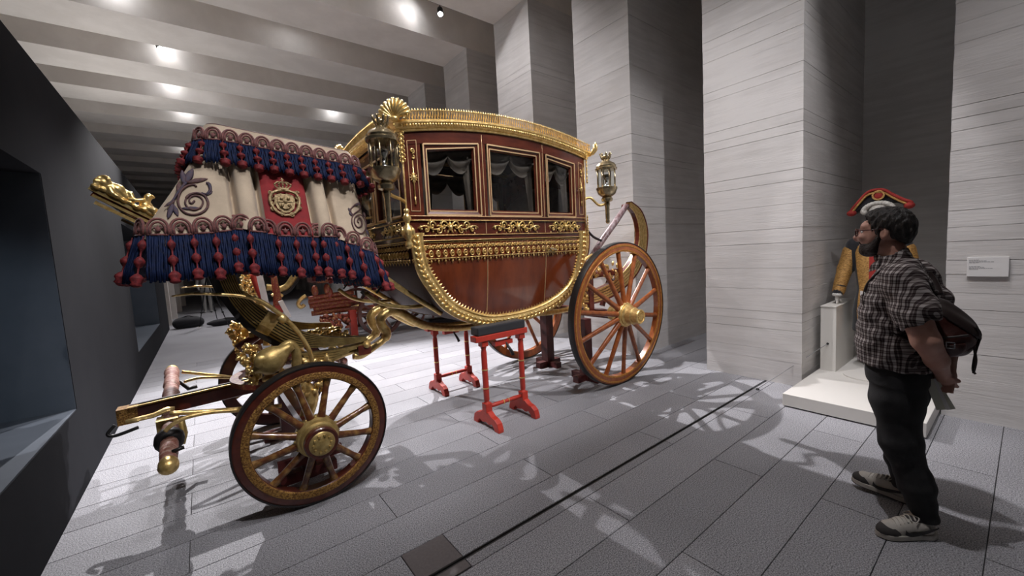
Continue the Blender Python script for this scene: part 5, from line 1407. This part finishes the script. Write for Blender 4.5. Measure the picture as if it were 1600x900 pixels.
# ================================================================== FAR END: photographer's tripod and bags, a visitor
tp = empty('camera_tripod', (.12, 14.6, 0), 'thin black tripod standing over the black bags on the floor', 'tripod')
apex = Vector((.13, 14.8, 1.5))
for i, p in enumerate(((-.18, 14.9, 0), (.50, 14.2, 0), (.28, 15.4, 0))):
    MB().tube([apex, lerp(apex, Vector(p), .5), Vector(p)], [.022, .016, .010], 6).build('leg', blackplastic, tp)
    MB().ell(lerp(apex, Vector(p), .72), .03, 8, 6).build('leg_lock', blackplastic, tp)
MB().tube([apex - Vector((0,0,.3)), apex + Vector((0,0,.2))], .018, 8).build('centre_column', blackplastic, tp); MB().box(tuple(apex + Vector((-.06,-.05,.2))), tuple(apex + Vector((.06,.05,.27)))).build('head', blackplastic, tp)
def bag(c, r, label, rz):
    s = SDF((-r[0]-.1, -r[1]-.1, -.02), (r[0]+.1, r[1]+.1, 2*r[2]+.1), .02)
    s.ell((0, 0, r[2]), r, .05); s.cone((-r[0]*.6, 0, r[2]*.8), (r[0]*.7, 0, r[2]*.7), r[2]*.9, r[2]*.7, .05); s.halfcut((0,0,0), (0,0,-1))
    o = s.build('camera_bag', blackcloth, None, (0,0,0)); o.location = c; o.rotation_euler.z = rz
    t = empty('camera_bag', c, label, 'bag', 'black bags by the tripod'); o.parent = t; o.location = (0,0,0); o.name = 'bag_body'
    P = [Vector(c) + Vector((-.2, -.05, r[2]*1.6)), Vector(c) + Vector((0, -.1, r[2]*2.1)), Vector(c) + Vector((.2, -.05, r[2]*1.6))]; MB().tube(catmull(P, 5), .015, 6).build('strap', blackplastic, t, True)
bag((-.42, 15.2, 0), (.36, .24, .17), 'rounded black bag on the floor left of the tripod', .1)
bag((.52, 14.75, 0), (.55, .16, .10), 'long flat black bag on the floor right of the tripod', .25)
vz = empty('person', (.1, 19.8, 0), 'distant visitor in light grey standing behind the tripod', 'person')
s = SDF((-.35, -.3, -.02), (.35, .3, 1.85), .022)
for k in (-1, 1): s.chain([(k*.10, 0, .88), (k*.10, .02, .48), (k*.09, -.01, .06)], [.095, .07, .05], .03); s.chain([(k*.09, -.02, .04), (k*.11, -.17, .03)], [.045, .035], .02); s.chain([(k*.21, 0, 1.42), (k*.26, .02, 1.12), (k*.22, -.12, .92)], [.06, .05, .035], .03)
s.chain([(0, 0, .92), (0, 0, 1.15), (0, 0, 1.38)], [.15, .15, .15], .05); s.cone((0,0,1.4), (0,-.01,1.58), .06, .055, .03); s.ell((0,-.02,1.68), (.08,.10,.12), .02)
s.build('body', greycloth, vz, M=Matrix.Translation((.1, 19.8, 0)))

# ================================================================== NICHE: platform, plinth, livery on a mannequin, label
pf = empty('display_platform', (5.6, .95, 0), 'low white platform in the niche under the livery', 'platform')
bevel(MB().box((4.40, .46, .012), (7.45, 1.455, .13)).build('platform_top', whitep, pf), .004); MB().box((4.44, .50, 0), (7.45, 1.42, .012)).build('shadow_gap', blackiron, pf)
pb = empty('glove_plinth', (5.85, 1.36, .13), 'narrow white upright plinth under the white glove', 'plinth')
MB().box((5.48, 1.295, .13), (6.22, 1.435, .855)).build('plinth_body', whitep, pb)
bevel(MB().box((5.47, 1.290, .855), (6.225, 1.438, .868)).build('plinth_top', whitep, pb), .003)
cd = empty('barrier_cord', (5.48, 1.37, .44), 'thin grey barrier cord running from the plinth to the floor', 'cord')
pg = at(1293, 537, x=5.475); e2 = Vector((4.72, 1.80, .0))
MB().ell(pg, .013, 8, 6).build('black_peg', blackplastic, cd, True); MB().tube([pg, e2 + Vector((0,0,.012))], .0035, 6).build('cord', inkgrey, cd); MB().lathe([(.018,0),(.018,.01),(.008,.02)], 12, Matrix.Translation(e2)).build('floor_stud', blackplastic, cd)
mq = empty('livery_mannequin', (5.85, 1.03, .13), 'gold-laced livery coat on a headless mannequin in the niche', 'mannequin')
MX, MY = 5.85, 1.03
s = SDF((MX-.3, MY-.5, .4), (MX+.3, MY+.5, 1.75), .014)
s.sections([(.56, MX, MY, .15, .20), (.80, MX, MY, .15, .20), (1.05, MX, MY, .12, .165), (1.25, MX, MY, .13, .185), (1.45, MX, MY, .12, .20), (1.58, MX, MY, .08, .15), (1.66, MX, MY, .055, .06)], .0, 2.2)
for k in (-1, 1): s.chain([(MX, MY + k*.20, 1.53), (MX - .02, MY + k*.27, 1.26), (MX - .12, MY + k*.31, 1.0)], [.075, .066, .055], .03)
s.build('coat', blackcloth, mq)
def lacepart(name, f):
    q = SDF((MX-.32, MY-.5, .4), (MX+.3, MY+.5, 1.75), .014); f(q); return q.build(name, goldlace, mq)
for k in (-1, 1):
    lacepart('sleeve_lace', lambda q: (q.chain([(MX - .003, MY + k*.225, 1.46), (MX - .02, MY + k*.272, 1.26), (MX - .085, MY + k*.30, 1.085)], [.078, .073, .064], .02)))
    lacepart('cuff_lace', lambda q: (q.chain([(MX - .098, MY + k*.304, 1.045), (MX - .110, MY + k*.308, 1.01)], [.063, .061], .01)))
    b = MB(); gx, gy, gz = MX - .14, MY + k*.313, .93
    b.ell((gx, gy, gz), (.035, .022, .048), 8, 6)
    for i in range(4): b.tube([(gx - .02 + .013 * i, gy - .002, gz - .02), (gx - .025 + .014 * i, gy - .004, gz - .055), (gx - .022 + .013 * i, gy, gz - .062 + .002)], [.010, .009, .007], 6)
    b.tube([(gx + .015, gy - k*.015, gz), (gx + .03, gy - k*.03, gz - .035)], [.011, .008], 6)
    for i in range(9):
        a = 2*PI*i/9; b.ell((gx + .040*math.cos(a), gy + .030*math.sin(a), gz + .045), (.020, .020, .018), 6, 4)
    b.build('white_glove', whiteglove, mq, True)
for k in (-1, 1):     # front panels and tails of gold lace
    G = []
    for i in range(9):
        t = i / 8; row_ = []
        for j in range(13):
            v = j / 12; z = lerp(1.52, .56, v); rx = interp(z, [.56,.8,1.05,1.25,1.45,1.58], [.15,.15,.12,.13,.12,.08]); ry = interp(z, [.56,.8,1.05,1.25,1.45,1.58], [.20,.20,.165,.185,.20,.15])
            a = lerp(.14 + .2 * v, .98 - .35 * v, t); row_.append(Vector((MX - (rx + .016) * math.cos(a), MY + k * (ry + .014) * math.sin(a), z)))
        G.append(row_)
    MB().grid(G).build('front_lace', goldlace, mq, True)
MB().box((MX - .148, MY - .04, .62), (MX - .135, MY + .04, 1.40)).build('waistcoat', redcloth, mq)
MB().tube([(MX, MY, .15), (MX, MY, 1.9)], .018, 8).build('support_pole', chrome, mq); MB().lathe([(.20,.131),(.20,.143),(.05,.15)], 24, Matrix.Translation((MX - .35, MY + .0, 0))).build('base_plate', whitep, mq)
MB().bar((MX - .35, MY, .14), (MX, MY, .16), .05, .02).build('base_arm', whitep, mq)
hat = empty('bicorne_hat', (5.85, 1.03, 1.9), 'black and red bicorne hat with white plume above the livery', 'hat')
HY, HZ = 1.015, 1.93
out = [(-.245,-.035),(-.25,.01),(-.19,.045),(-.10,.115),(-.04,.165),(.04,.175),(.10,.15),(.17,.06),(.225,-.02),(.235,-.065),(.20,-.06),(.13,-.01),(.06,.02),(-.05,.025),(-.14,.02)]
Mh = Matrix(((0,0,1,MX),(1,0,0,HY),(0,1,0,HZ),(0,0,0,1)))
def hy(p): return [(-a if False else a, b_) for a, b_ in p]
bevel(MB().prism(out, -.08, .05, Mh).build('hat_brim', blackcloth, hat), .02, 3)
MB().tube(catmull([Vector((MX - .09, HY + a, HZ + b_)) for a, b_ in out[:10]], 4), .016, 8).build('red_trim', redcloth, hat, True)
MB().tube(catmull([Vector((MX - .10, HY + a, HZ + b_ - .03)) for a, b_ in out[1:9]], 4), .010, 8).build('gold_trim', goldlace, hat, True)
for k, (a, b_) in enumerate(((-.235, -.02), (.225, -.05))): MB().ell((MX - .08, HY + a, HZ + b_), (.05, .045, .035), 8, 6).build('red_tassel', redcloth, hat, True)
MB().ell((MX - .09, HY, HZ + .115), (.02, .05, .05), 12, 8).build('red_cockade', redcloth, hat, True); MB().ring(.045, [(-.008,-.01),(.008,-.01),(.008,.01),(-.008,.01)], 20, Matrix.Translation((MX - .105, HY, HZ + .115)) @ Matrix.Rotation(PI/2, 4, 'Y')).build('cockade_ring', goldlace, hat)
b = MB(); rnd = random.Random(4)
for i in range(15): a = lerp(.1, PI - .1, i / 14); b.ell((MX - .10, HY + .12 * math.cos(a), HZ - .05 + .085 * math.sin(a)), (.03, .028, .024), 8, 6)
b.ell((MX - .06, HY, HZ - .02), (.06, .10, .075), 14, 10)
for k in (-1, 1): b.ell((MX - .10, HY + k * .115, HZ - .05), (.03, .03, .03), 8, 6)
b.build('white_plume', whitefeather, hat, True)
lb = empty('wall_label', (5.09, .215, 1.32), 'small white printed label board on the right-hand pier', 'label')
bevel(MB().box((5.074, .105, 1.242), (5.099, .328, 1.402)).build('board', whitelabel, lb), .002)
b = MB()
for z, ln in ((1.380, .055), (1.372, .09), (1.364, .12), (1.356, .045), (1.326, .05), (1.318, .075), (1.310, .12), (1.302, .05)):
    y = .316
    while y > .316 - ln:
        w = random.choice((.008, .012, .016)); b.box((5.0730, y - w, z - .0018), (5.0741, y, z + .0018)); y -= w + .003
b.build('printed_text', inkgrey, lb)['kind'] = 'stuff'
# ================================================================== THE VISITOR: man in a checked shirt, seen in profile, hands behind his back
man = empty('person', (3.05, .45, 0), 'bearded man with glasses in a checked shirt and black jeans carrying a leather rucksack', 'person')
def plaid_mat():
    m = bpy.data.materials.new('checked_cotton'); m.use_nodes = True; nt = m.node_tree; N = nt.nodes; Lk = nt.links; b = N['Principled BSDF']; b.inputs['Roughness'].default_value = .85; b.inputs['Specular IOR Level'].default_value = .2
    g = N.new('ShaderNodeNewGeometry'); wn = N.new('ShaderNodeTexNoise'); wn.inputs['Scale'].default_value = 5; wn.inputs['Detail'].default_value = 2; Lk.new(g.outputs['Position'], wn.inputs['Vector'])
    sub = N.new('ShaderNodeVectorMath'); sub.operation = 'SUBTRACT'; sub.inputs[1].default_value = (.5,.5,.5); Lk.new(wn.outputs['Color'], sub.inputs[0])
    sc = N.new('ShaderNodeVectorMath'); sc.operation = 'SCALE'; sc.inputs['Scale'].default_value = .035; Lk.new(sub.outputs[0], sc.inputs[0])
    ad = N.new('ShaderNodeVectorMath'); Lk.new(g.outputs['Position'], ad.inputs[0]); Lk.new(sc.outputs[0], ad.inputs[1])
    sx = N.new('ShaderNodeSeparateXYZ'); Lk.new(ad.outputs[0], sx.inputs[0])
    def M(op, a, c=None):
        n = N.new('ShaderNodeMath'); n.operation = op
        for i, q in enumerate((a, c)):
            if q is None: continue
            if isinstance(q, (int, float)): n.inputs[i].default_value = q
            else: Lk.new(q, n.inputs[i])
        return n.outputs[0]
    u = M('ADD', sx.outputs[1], M('MULTIPLY', sx.outputs[0], .8))
    def band(c, per, lo):
        f = M('ABSOLUTE', M('SUBTRACT', M('FRACT', M('MULTIPLY', c, 1 / per)), .5)); return M('LESS_THAN', f, lo)
    v1 = M('ADD', M('MULTIPLY', band(u, .031, .20), .55), M('MULTIPLY', band(M('ADD', u, .0155), .031, .06), .30))
    h1 = M('ADD', M('MULTIPLY', band(sx.outputs[2], .031, .20), .40), M('MULTIPLY', band(M('ADD', sx.outputs[2], .0155), .031, .06), .25))
    f = M('ADD', v1, h1)
    r = N.new('ShaderNodeValToRGB'); e = r.color_ramp.elements; e[0].position = 0; e[0].color = (.024,.014,.015,1); e[1].position = 1; e[1].color = (.40,.365,.35,1)
    x = r.color_ramp.elements.new(.45); x.color = (.10,.08,.077,1)
    Lk.new(f, r.inputs[0]); Lk.new(r.outputs[0], b.inputs['Base Color'])
    return m
plaid = plaid_mat()
MXc = 3.03
# body: torso, arms and head in one surface
S = SDF((2.68, .10, .80), (3.40, .74, 1.80), .0045)
S.sections([(.88, MXc, .44, .165, .12), (1.05, MXc, .45, .175, .13), (1.25, MXc, .45, .175, .125), (1.38, MXc, .44, .17, .10), (1.45, MXc, .435, .12, .075)], 0, 2.3)
hx, hy_, hz = MXc, .505, 1.645
S.cone((MXc, .445, 1.40), (MXc, .475, 1.56), .066, .060, .03)
S.ell((hx, hy_ - .010, hz + .03), (.078, .098, .088), .01)           # skull
S.ell((hx, hy_ + .035, hz - .035), (.062, .070, .080), .03)          # face
S.ell((hx, hy_ + .070, hz - .095), (.036, .032, .026), .025)         # chin
S.ell((hx, hy_ + .074, hz + .042), (.052, .030, .030), .025)         # brow
S.chain([(hx, hy_ + .098, hz + .018), (hx, hy_ + .122, hz - .018), (hx, hy_ + .116, hz - .028)], [.011, .0135, .013], .012)   # nose
for k in (-1, 1):
    S.ell((hx + k * .016, hy_ + .104, hz - .027), .0095, .006)
    S.ell((hx + k * .030, hy_ + .094, hz + .012), (.016, .012, .011), .006, cut=True)     # eye sockets
    S.ell((hx + k * .032, hy_ + .090, hz - .018), (.024, .020, .020), .02)
    S.ell((hx + k * .080, hy_ - .012, hz - .005), (.010, .019, .031), .008, Matrix.Rotation(.15, 3, 'X')); S.ell((hx + k * .090, hy_ - .006, hz + .000), (.008, .009, .018), .004, cut=True)
S.ell((hx, hy_ + .100, hz - .052), (.022, .011, .006), .006); S.ell((hx, hy_ + .097, hz - .064), (.020, .011, .007), .006)
# arms: left (toward the viewer) and right, both bent behind the back
LA = [(2.845, .405, 1.405), (2.800, .350, 1.24), (2.795, .305, 1.105), (2.885, .275, .995), (2.985, .262, .905)]
RA = [(3.215, .405, 1.405), (3.270, .350, 1.24), (3.285, .300, 1.105), (3.205, .265, .995), (3.075, .250, .925)]
for A_ in (LA, RA): S.chain(A_, [.064, .060, .054, .046, .030], .02)
def hand(w, d, side, pts, thumb):
    """palm along d from the wrist w, fingers given as small chains"""
    w = np.array(w); d = np.array(d, float); d /= np.linalg.norm(d); sd = np.array(side, float); sd /= np.linalg.norm(sd)
    n = np.cross(d, sd)
    S.chain([w, w + d * .035, w + d * .075], [.027, .031, .028], .012)
    S.cone(w + d * .05 - sd * .022, w + d * .05 + sd * .022, .016, .016, .012)
    for i, (L, o, c) in enumerate(pts):
        b0 = w + d * .085 + sd * o; S.chain([b0 - d * .02, b0 + d * L * .42 + n * c * .3 * L, b0 + d * L * .74 + n * c * .75 * L, b0 + d * L * .92 + n * c * 1.2 * L], [.0095, .0090, .0082, .0072], .003)
    b0 = w + d * .025 + sd * thumb * .026; S.chain([b0, b0 + d * .030 + sd * thumb * .018, b0 + d * .055 + sd * thumb * .016 + n * .012], [.0125, .0105, .0085], .005)
hand(LA[-1], (.10, -.02, -.10), (0, 1, 0), ((.070, -.026, .25), (.080, -.009, .2), (.076, .009, .2), (.060, .026, .3)), -1)
hand(RA[-1], (-.09, .005, -.12), (0, 1, .1), ((.070, -.026, .3), (.080, -.009, .3), (.076, .009, .3), (.060, .026, .35)), 1)
S.build('body', skin, man, smooth_it=2)
# beard and hair
B = SDF((2.92, .42, 1.50), (3.14, .68, 1.70), .004)
B.ell((hx, hy_ + .050, hz - .075), (.061, .058, .052), .0); B.ell((hx, hy_ + .076, hz - .098), (.036, .031, .026), .02)
for k in (-1, 1): B.cone((hx + k * .066, hy_ + .012, hz - .02), (hx + k * .054, hy_ + .045, hz - .085), .013, .020, .02)
B.ell((hx, hy_ + .108, hz - .058), (.017, .014, .007), .003, cut=True); B.ell((hx, hy_ + .10, hz + .005), (.09, .075, .047), .006, cut=True)
B.cone((hx - .022, hy_ + .101, hz - .045), (hx + .022, hy_ + .101, hz - .045), .008, .008, .006)
B.bumps(lambda X, Y, Z: .0012 * np.sin(X * 700) * np.sin(Y * 640 + Z * 500)); B.build('beard', beardm, man)
Hh = SDF((2.90, .34, 1.54), (3.16, .66, 1.82), .0045)
Hh.ell((hx, hy_ - .018, hz + .050), (.089, .107, .094), .0); Hh.ell((hx, hy_ - .075, hz + .005), (.074, .052, .075), .03); Hh.ell((hx, hy_ + .024, hz + .098), (.064, .058, .034), .03)
Hh.ell((hx, hy_ + .118, hz + .022), (.100, .098, .082), .012, cut=True); Hh.ell((hx, hy_ - .02, hz - .085), (.2, .066, .055), .01, cut=True)
for k in (-1, 1): Hh.ell((hx + k * .092, hy_ - .010, hz - .005), (.03, .026, .036), .006, cut=True); Hh.cone((hx + k * .076, hy_ + .014, hz + .02), (hx + k * .075, hy_ + .014, hz - .022), .010, .007, .008)
Hh.bumps(lambda X, Y, Z: .0035 * np.sin(Y * 150 + 40 * Z) * np.sin(X * 130 + Z * 60) + .002 * np.sin(Y * 330 + X * 210)); Hh.build('hair', hairm, man)
# glasses
gls = MB(); ex, ey, ez = hx, hy_ + .118, hz + .012
for k in (-1, 1):
    P = [(ex + k * .034 + .027 * math.cos(a), ey - .004 * abs(math.cos(a)), ez + .021 * math.sin(a)) for a in [2*PI*i/16 for i in range(16)]]; gls.tube(P, .0032, 6, closed=True)
    gls.tube([(ex + k * .061, ey - .004, ez + .010), (ex + k * .078, ey - .04, ez + .010), (ex + k * .083, hy_ - .005, ez + .012), (ex + k * .082, hy_ - .025, ez - .006)], .003, 6)
gls.tube([(ex - .008, ey, ez + .006), (ex, ey + .003, ez + .009), (ex + .008, ey, ez + .006)], .003, 6)
g = gls.build('glasses', mat('dark_red_frame', (.06,.008,.008), .3), man, True)
for k in (-1, 1): MB().lathe([(.0, 0), (.024, .0002)], 16, Matrix.Translation((ex + k * .034, ey - .002, ez)) @ Matrix.Rotation(PI/2, 4, 'X') @ Matrix.Diagonal((1, .8, 1, 1)), cap=False).build('lens', lampglass, g)
for k in (-1, 1): MB().ell((hx + k * .030, hy_ + .086, hz + .012), .012, 10, 8).build('eye', whitelabel, man, True)
# shirt
T = SDF((2.66, .18, .80), (3.42, .70, 1.56), .006)
T.sections([(.865, MXc, .440, .208, .162), (.95, MXc, .450, .212, .158), (1.05, MXc, .456, .212, .157), (1.18, MXc, .458, .208, .152), (1.30, MXc, .452, .205, .143), (1.38, MXc, .442, .205, .122), (1.43, MXc, .436, .175, .100), (1.475, MXc, .440, .105, .080), (1.50, MXc, .447, .080, .074)], 0, 2.3)
for A_ in (LA, RA): T.chain([A_[0], (A_[1][0], A_[1][1] - .005, A_[1][2] + .005), tuple(np.array(A_[1]) * .62 + np.array(A_[2]) * .38)], [.088, .084, .083], .035)
T.cone((MXc, .448, 1.45), (MXc, .470, 1.515), .080, .076, .015); T.cone((MXc, .462, 1.49), (MXc, .500, 1.60), .058, .078, .004, cut=True)
for A_ in (LA, RA): e_ = np.array(A_[1]) * .62 + np.array(A_[2]) * .38; d_ = e_ - np.array(A_[1]); d_ /= np.linalg.norm(d_); T.cone(e_ + d_ * .055, e_ + d_ * .16, .094, .10, .004, cut=True)
T.halfcut((0, 0, .872), (0, .10, -1))
T.bumps(lambda X, Y, Z: .0045 * np.sin(26 * Z + 22 * Y + 3 * np.sin(X * 14)) * np.sin(34 * Y + 9 * Z) + .0028 * np.sin(70 * Z - 44 * Y + 20 * X) * (np.sin(9 * Z + 6 * Y) > 0))
T.build('shirt', plaid, man, smooth_it=2)
# collar, buttons, badge
MB().tube(catmull([(MXc + .062 * math.cos(a), .463 + .064 * math.sin(a), 1.505 + .012 * math.sin(-a)) for a in [2*PI*i/14 for i in range(14)]], 3, True), .014, 8, closed=True, flat=(.55, 1.5)).build('collar', plaid, man, True)
for k in (-1, 1): MB().add and None
for k in (-1, 1):
    b = MB(); a0 = Vector((MXc + k * .015, .545, 1.487)); b.add([a0, Vector((MXc + k * .066, .512, 1.500)), Vector((MXc + k * .080, .515, 1.452)), Vector((MXc + k * .030, .565, 1.430)), Vector((MXc + k * .045, .548, 1.468)) + Vector((0, .006, 0))], [(0,1,4),(1,2,4),(2,3,4),(3,0,4)]); b.build('collar_point', plaid, man)
def torso_y(z): return interp(z, [.865,.95,1.05,1.18,1.30,1.38,1.43], [.602,.608,.613,.610,.595,.564,.536])
for z in (.95, 1.03, 1.11, 1.19, 1.27, 1.35): MB().ell((MXc, torso_y(z) + .001, z), (.006, .004, .006), 8, 6).build('button', shoedark, man)
bd = MB(); bx, bz = 2.915, 1.315; by = .452 + .143 * (1 - ((MXc - bx) / .205) ** 2.3) ** (1/2.3); bd.bar((bx - .030, by - .020, bz), (bx + .022, by + .008, bz), .004, .026, (0,0,1)); tag(bd.build('name_badge', whitelabel, man), 'small white sticker badge on the chest')
# jeans
J = SDF((2.74, .16, .02), (3.42, .70, .98), .007)
J.sections([(.84, MXc, .435, .175, .128), (.90, MXc, .44, .178, .130), (.97, MXc, .445, .172, .125)], 0, 2.4)
J.chain([(2.955, .425, .86), (2.945, .425, .74), (2.935, .405, .50), (2.947, .340, .28), (2.962, .302, .105)], [.112, .108, .083, .070, .056], .05)
J.chain([(3.115, .425, .86), (3.13, .43, .74), (3.175, .45, .50), (3.235, .440, .28), (3.264, .430, .115)], [.112, .108, .080, .068, .056], .05)
J.halfcut((0, 0, .094), (0, 0, -1))
J.bumps(lambda X, Y, Z: .0028 * np.sin(75 * Z + 18 * Y + 10 * X) * np.clip(1.1 - Z * 1.3, .15, 1) + .0012 * np.sin(45 * Z - 40 * Y))
J.build('jeans', jeansm, man, smooth_it=2)
# trainers
def trainer(heel, toe, toe_up, label):
    heel = Vector(heel); toe = Vector(toe); d = (toe - heel); L = .285; d.normalize(); up = Vector((0,0,1)); X = d
    up = (Vector((0,0,1)) - d * d.z).normalized(); Yv = up.cross(X)
    M = Matrix.Translation(heel) @ Matrix((X, Yv, up)).transposed().to_4x4()
    s = SDF((-.03, -.07, -.005), (.32, .07, .16), .0045)
    s.chain([(.045, 0, .05), (.10, 0, .055), (.17, 0, .05), (.225, .003, .042), (.250, .004, .036)], [.038, .040, .040, .038, .030], .02)
    s.cone((.05, 0, .06), (.035, 0, .105), .036, .037, .02); s.cone((.06, 0, .07), (.155, 0, .065), .036, .034, .02); s.cone((.04, 0, .105), (.035, 0, .16), .026, .030, .006, cut=True); s.halfcut((0,0,.018), (0,0,-1))
    sh_ = s.build('trainer', shoewhite, man, M=M, origin=heel); tag(sh_, label)
    def outl(e): return [(.0 - e, -.022), (-.006 - e, .0), (.0 - e, .022), (.03, .037 + e), (.09, .036 + e), (.15, .041 + e), (.21, .046 + e), (.25, .040 + e), (.275 + e, .020), (.282 + e, .002), (.272 + e, -.022), (.24, -.038 - e), (.19, -.042 - e), (.12, -.036 - e), (.05, -.036 - e)]
    sm = lambda P: [(p.x, p.y) for p in catmull([(a, c, 0) for a, c in P], 3, True)]
    bevel(MB().prism(sm(outl(.004)), .0, .028, M).build('sole', shoewhite, sh_), .004); MB().prism(sm(outl(.002)), -.004, .006, M).build('outsole', shoedark, sh_)
    q = SDF((-.03, -.07, -.005), (.32, .07, .16), .0045)
    q.chain([(.19, 0, .032), (.225, .003, .036), (.252, .004, .034)], [.040, .0415, .0335], .02); q.halfcut((0,0,.026), (0,0,-1)); q.halfcut((.20,0,.05), (-.9,0,.45))
    q.build('toe_cap', shoedark, sh_, M=M)
    for sgn in (-1, 1):      # side stripe: curved tick
        A_ = [(.178,.036),(.150,.024),(.120,.028),(.070,.047),(.016,.072)]; B_ = [(.178,.066),(.160,.048),(.128,.050),(.080,.062),(.016,.078)]
        G = []
        for (a, z), (a2, z2) in zip(catmull([(p[0], p[1], 0) for p in A_], 4) and [(p.x, p.y) for p in catmull([(p[0], p[1], 0) for p in A_], 4)], [(p.x, p.y) for p in catmull([(p[0], p[1], 0) for p in B_], 4)]):
            def yy(x, z): return .0418 * (max(0, 1 - ((z - .052) / .062) ** 2)) ** .5 + .0075
            G.append([M @ Vector((a, sgn * yy(a, z), z)), M @ Vector(((a + a2) / 2, sgn * (yy(a, (z + z2) / 2) + .001), (z + z2) / 2)), M @ Vector((a2, sgn * yy(a2, z2), z2))])
        MB().grid(G).build('side_stripe', shoedark, sh_, True)
    tg = SDF((-.03, -.07, -.005), (.32, .07, .16), .0045); tg.cone((.085, 0, .090), (.200, 0, .064), .032, .028, .02); tg.halfcut((.1, 0, .088), (.45, 0, -1)); tg.build('lace_panel', shoedark, sh_, M=M)
    lc = MB()
    for i in range(6):
        x = .110 + .018 * i; z = .120 - .006 * i; lc.tube(catmull([M @ Vector((x - .004, -.030, z - .016)), M @ Vector((x, 0, z + .001)), M @ Vector((x + .006, .030, z - .016))], 4), .004, 6)
    lc.tube(catmull([M @ Vector((.11, 0, .118)), M @ Vector((.10, -.03, .118)), M @ Vector((.12, -.044, .10)), M @ Vector((.115, 0, .118)), M @ Vector((.10, .03, .118)), M @ Vector((.125, .044, .10))], 5), .003, 6)
    lc.build('laces', shoewhite, sh_, True)
    cl = MB().lathe([(.036,.098),(.040,.106),(.036,.112)], 16, M @ Matrix.Translation((.036, 0, 0))); cl.build('collar_padding', shoedark, sh_, True)
trainer((2.985, .272, .004), (2.79, .455, .004), 0, 'off-white trainer with dark toe, near foot')
trainer((3.268, .395, .006), (3.262, .675, .040), 0, 'off-white trainer with dark toe, far foot stepping')
# rucksack (worn by him, a thing of its own)
rk = empty('leather_rucksack', (3.03, .22, 1.0), 'oxblood leather rucksack on the back of the man', 'rucksack')
DY = .052
K = SDF((2.80, .02, .92), (3.27, .40, 1.40), .006)
def sack(q, e):
    q.ell((3.03, .195, 1.115), (.150 + e, .100 + e, .112 + e), .03, Matrix.Rotation(-.45, 3, 'X')); q.ell((3.03, .225, 1.20), (.135 + e, .062 + e, .100 + e), .05, Matrix.Rotation(-.35, 3, 'X')); q.ell((3.03, .225, 1.06), (.14 + e, .07 + e, .06 + e), .04)
sack(K, 0); K.halfcut((0, .285, 1.1), (0, 1, .05)); K.halfcut((0, .2, 1.012), (0, -.18, -1))
K.bumps(lambda X, Y, Z: .004 * np.sin(40 * Z + 30 * X) * np.sin(35 * Y + 22 * X)); K.build('bag_body', bagm, rk, smooth_it=2, M=Matrix.Translation((0, DY, -.01)))
Fp = SDF((2.80, .02, .98), (3.27, .40, 1.40), .006)
sack(Fp, .008); Fp.halfcut((0, .288, 1.2), (0, 1, .05)); Fp.halfcut((0, .13, 1.150), (0, .95, -1)); Fp.bumps(lambda X, Y, Z: .003 * np.sin(50 * X + 33 * Z)); Fp.build('flap', strapm, rk, smooth_it=2, M=Matrix.Translation((0, DY, -.01)))
pk = SDF((2.80, .02, .98), (3.27, .40, 1.40), .006); pk.ell((2.905, .185, 1.085), (.042, .060, .062), .0); pk.halfcut((0, 0, 1.125), (0, .2, 1)); pk.build('side_pocket', bagm, rk, M=Matrix.Translation((0, DY, -.01)))
MB().tube(catmull([(2.885, .118 + DY, 1.135), (2.868, .15 + DY, 1.128), (2.862, .19 + DY, 1.118), (2.868, .235 + DY, 1.108)], 4), .006, 6).build('pocket_seam', strapm, rk, True)
bk = MB(); bkc = Vector((2.858, .175 + DY, 1.082)); P = [bkc + Vector((0, a, c)) for a, c in ((-.014,-.014),(.014,-.014),(.014,.014),(-.014,.014))]
for i in range(4): bk.bar(P[i], P[(i+1) % 4], .005, .005, (1,0,0))
bk.build('buckle', chrome, rk)
MB().tube(catmull([Vector(q_) + Vector((0, DY + .022, 0)) for q_ in [(2.97, .085, 1.165), (2.98, .068, 1.13), (2.975, .085, 1.08), (2.97, .075, 1.00), (2.975, .082, .93)]], 4), .005, 6).build('drawstring', strapm, rk, True)
MB().tube(catmull([Vector(q_) + Vector((0, DY + .022, 0)) for q_ in [(2.99, .085, 1.165), (3.01, .066, 1.12), (2.99, .078, 1.04), (2.985, .085, .95), (2.98, .075, .925)]], 4), .005, 6).build('drawstring', strapm, rk, True)
MB().tube(catmull([Vector(q_) + Vector((0, DY + .022, 0)) for q_ in [(3.00, .255, 1.30), (3.0, .23, 1.325), (3.04, .225, 1.325), (3.05, .255, 1.30)]], 4), .008, 6).build('carry_loop', strapm, rk, True)
for k in (-1, 1):
    x = MXc + k * .115
    P = catmull([(x - k * .03, .292, 1.30), (x, .325, 1.385), (x, .375, 1.452), (x, .445, 1.472), (x, .508, 1.420), (x + k * .01, .548, 1.35), (x + k * .03, .548, 1.25), (x + k * .07, .485, 1.17), (x + k * .078, .38, 1.10), (x + k * .04, .31, 1.05)], 5)
    MB().tube(P, .019, 8, flat=(1, .3), up=None).build('shoulder_strap', strapm, rk, True)
# folded brochure in his hand
bc = empty('brochure', (2.99, .23, .82), 'folded pale brochure held behind the back of the man', 'brochure')
for i, (dx, rz, c) in enumerate(((-.010, .0, paperm), (.004, .10, whitelabel), (.016, .22, paperm))):
    Mb = Matrix.Translation((2.985 + dx, .285 - .012 * i, .79)) @ Matrix.Rotation(-.30 - rz * .6, 4, 'X') @ Matrix.Rotation(.2, 4, 'Z')
    MB().box((-.002, -.017, -.080), (.002, .017, .080), Mb).build('leaflet_page', c, bc)
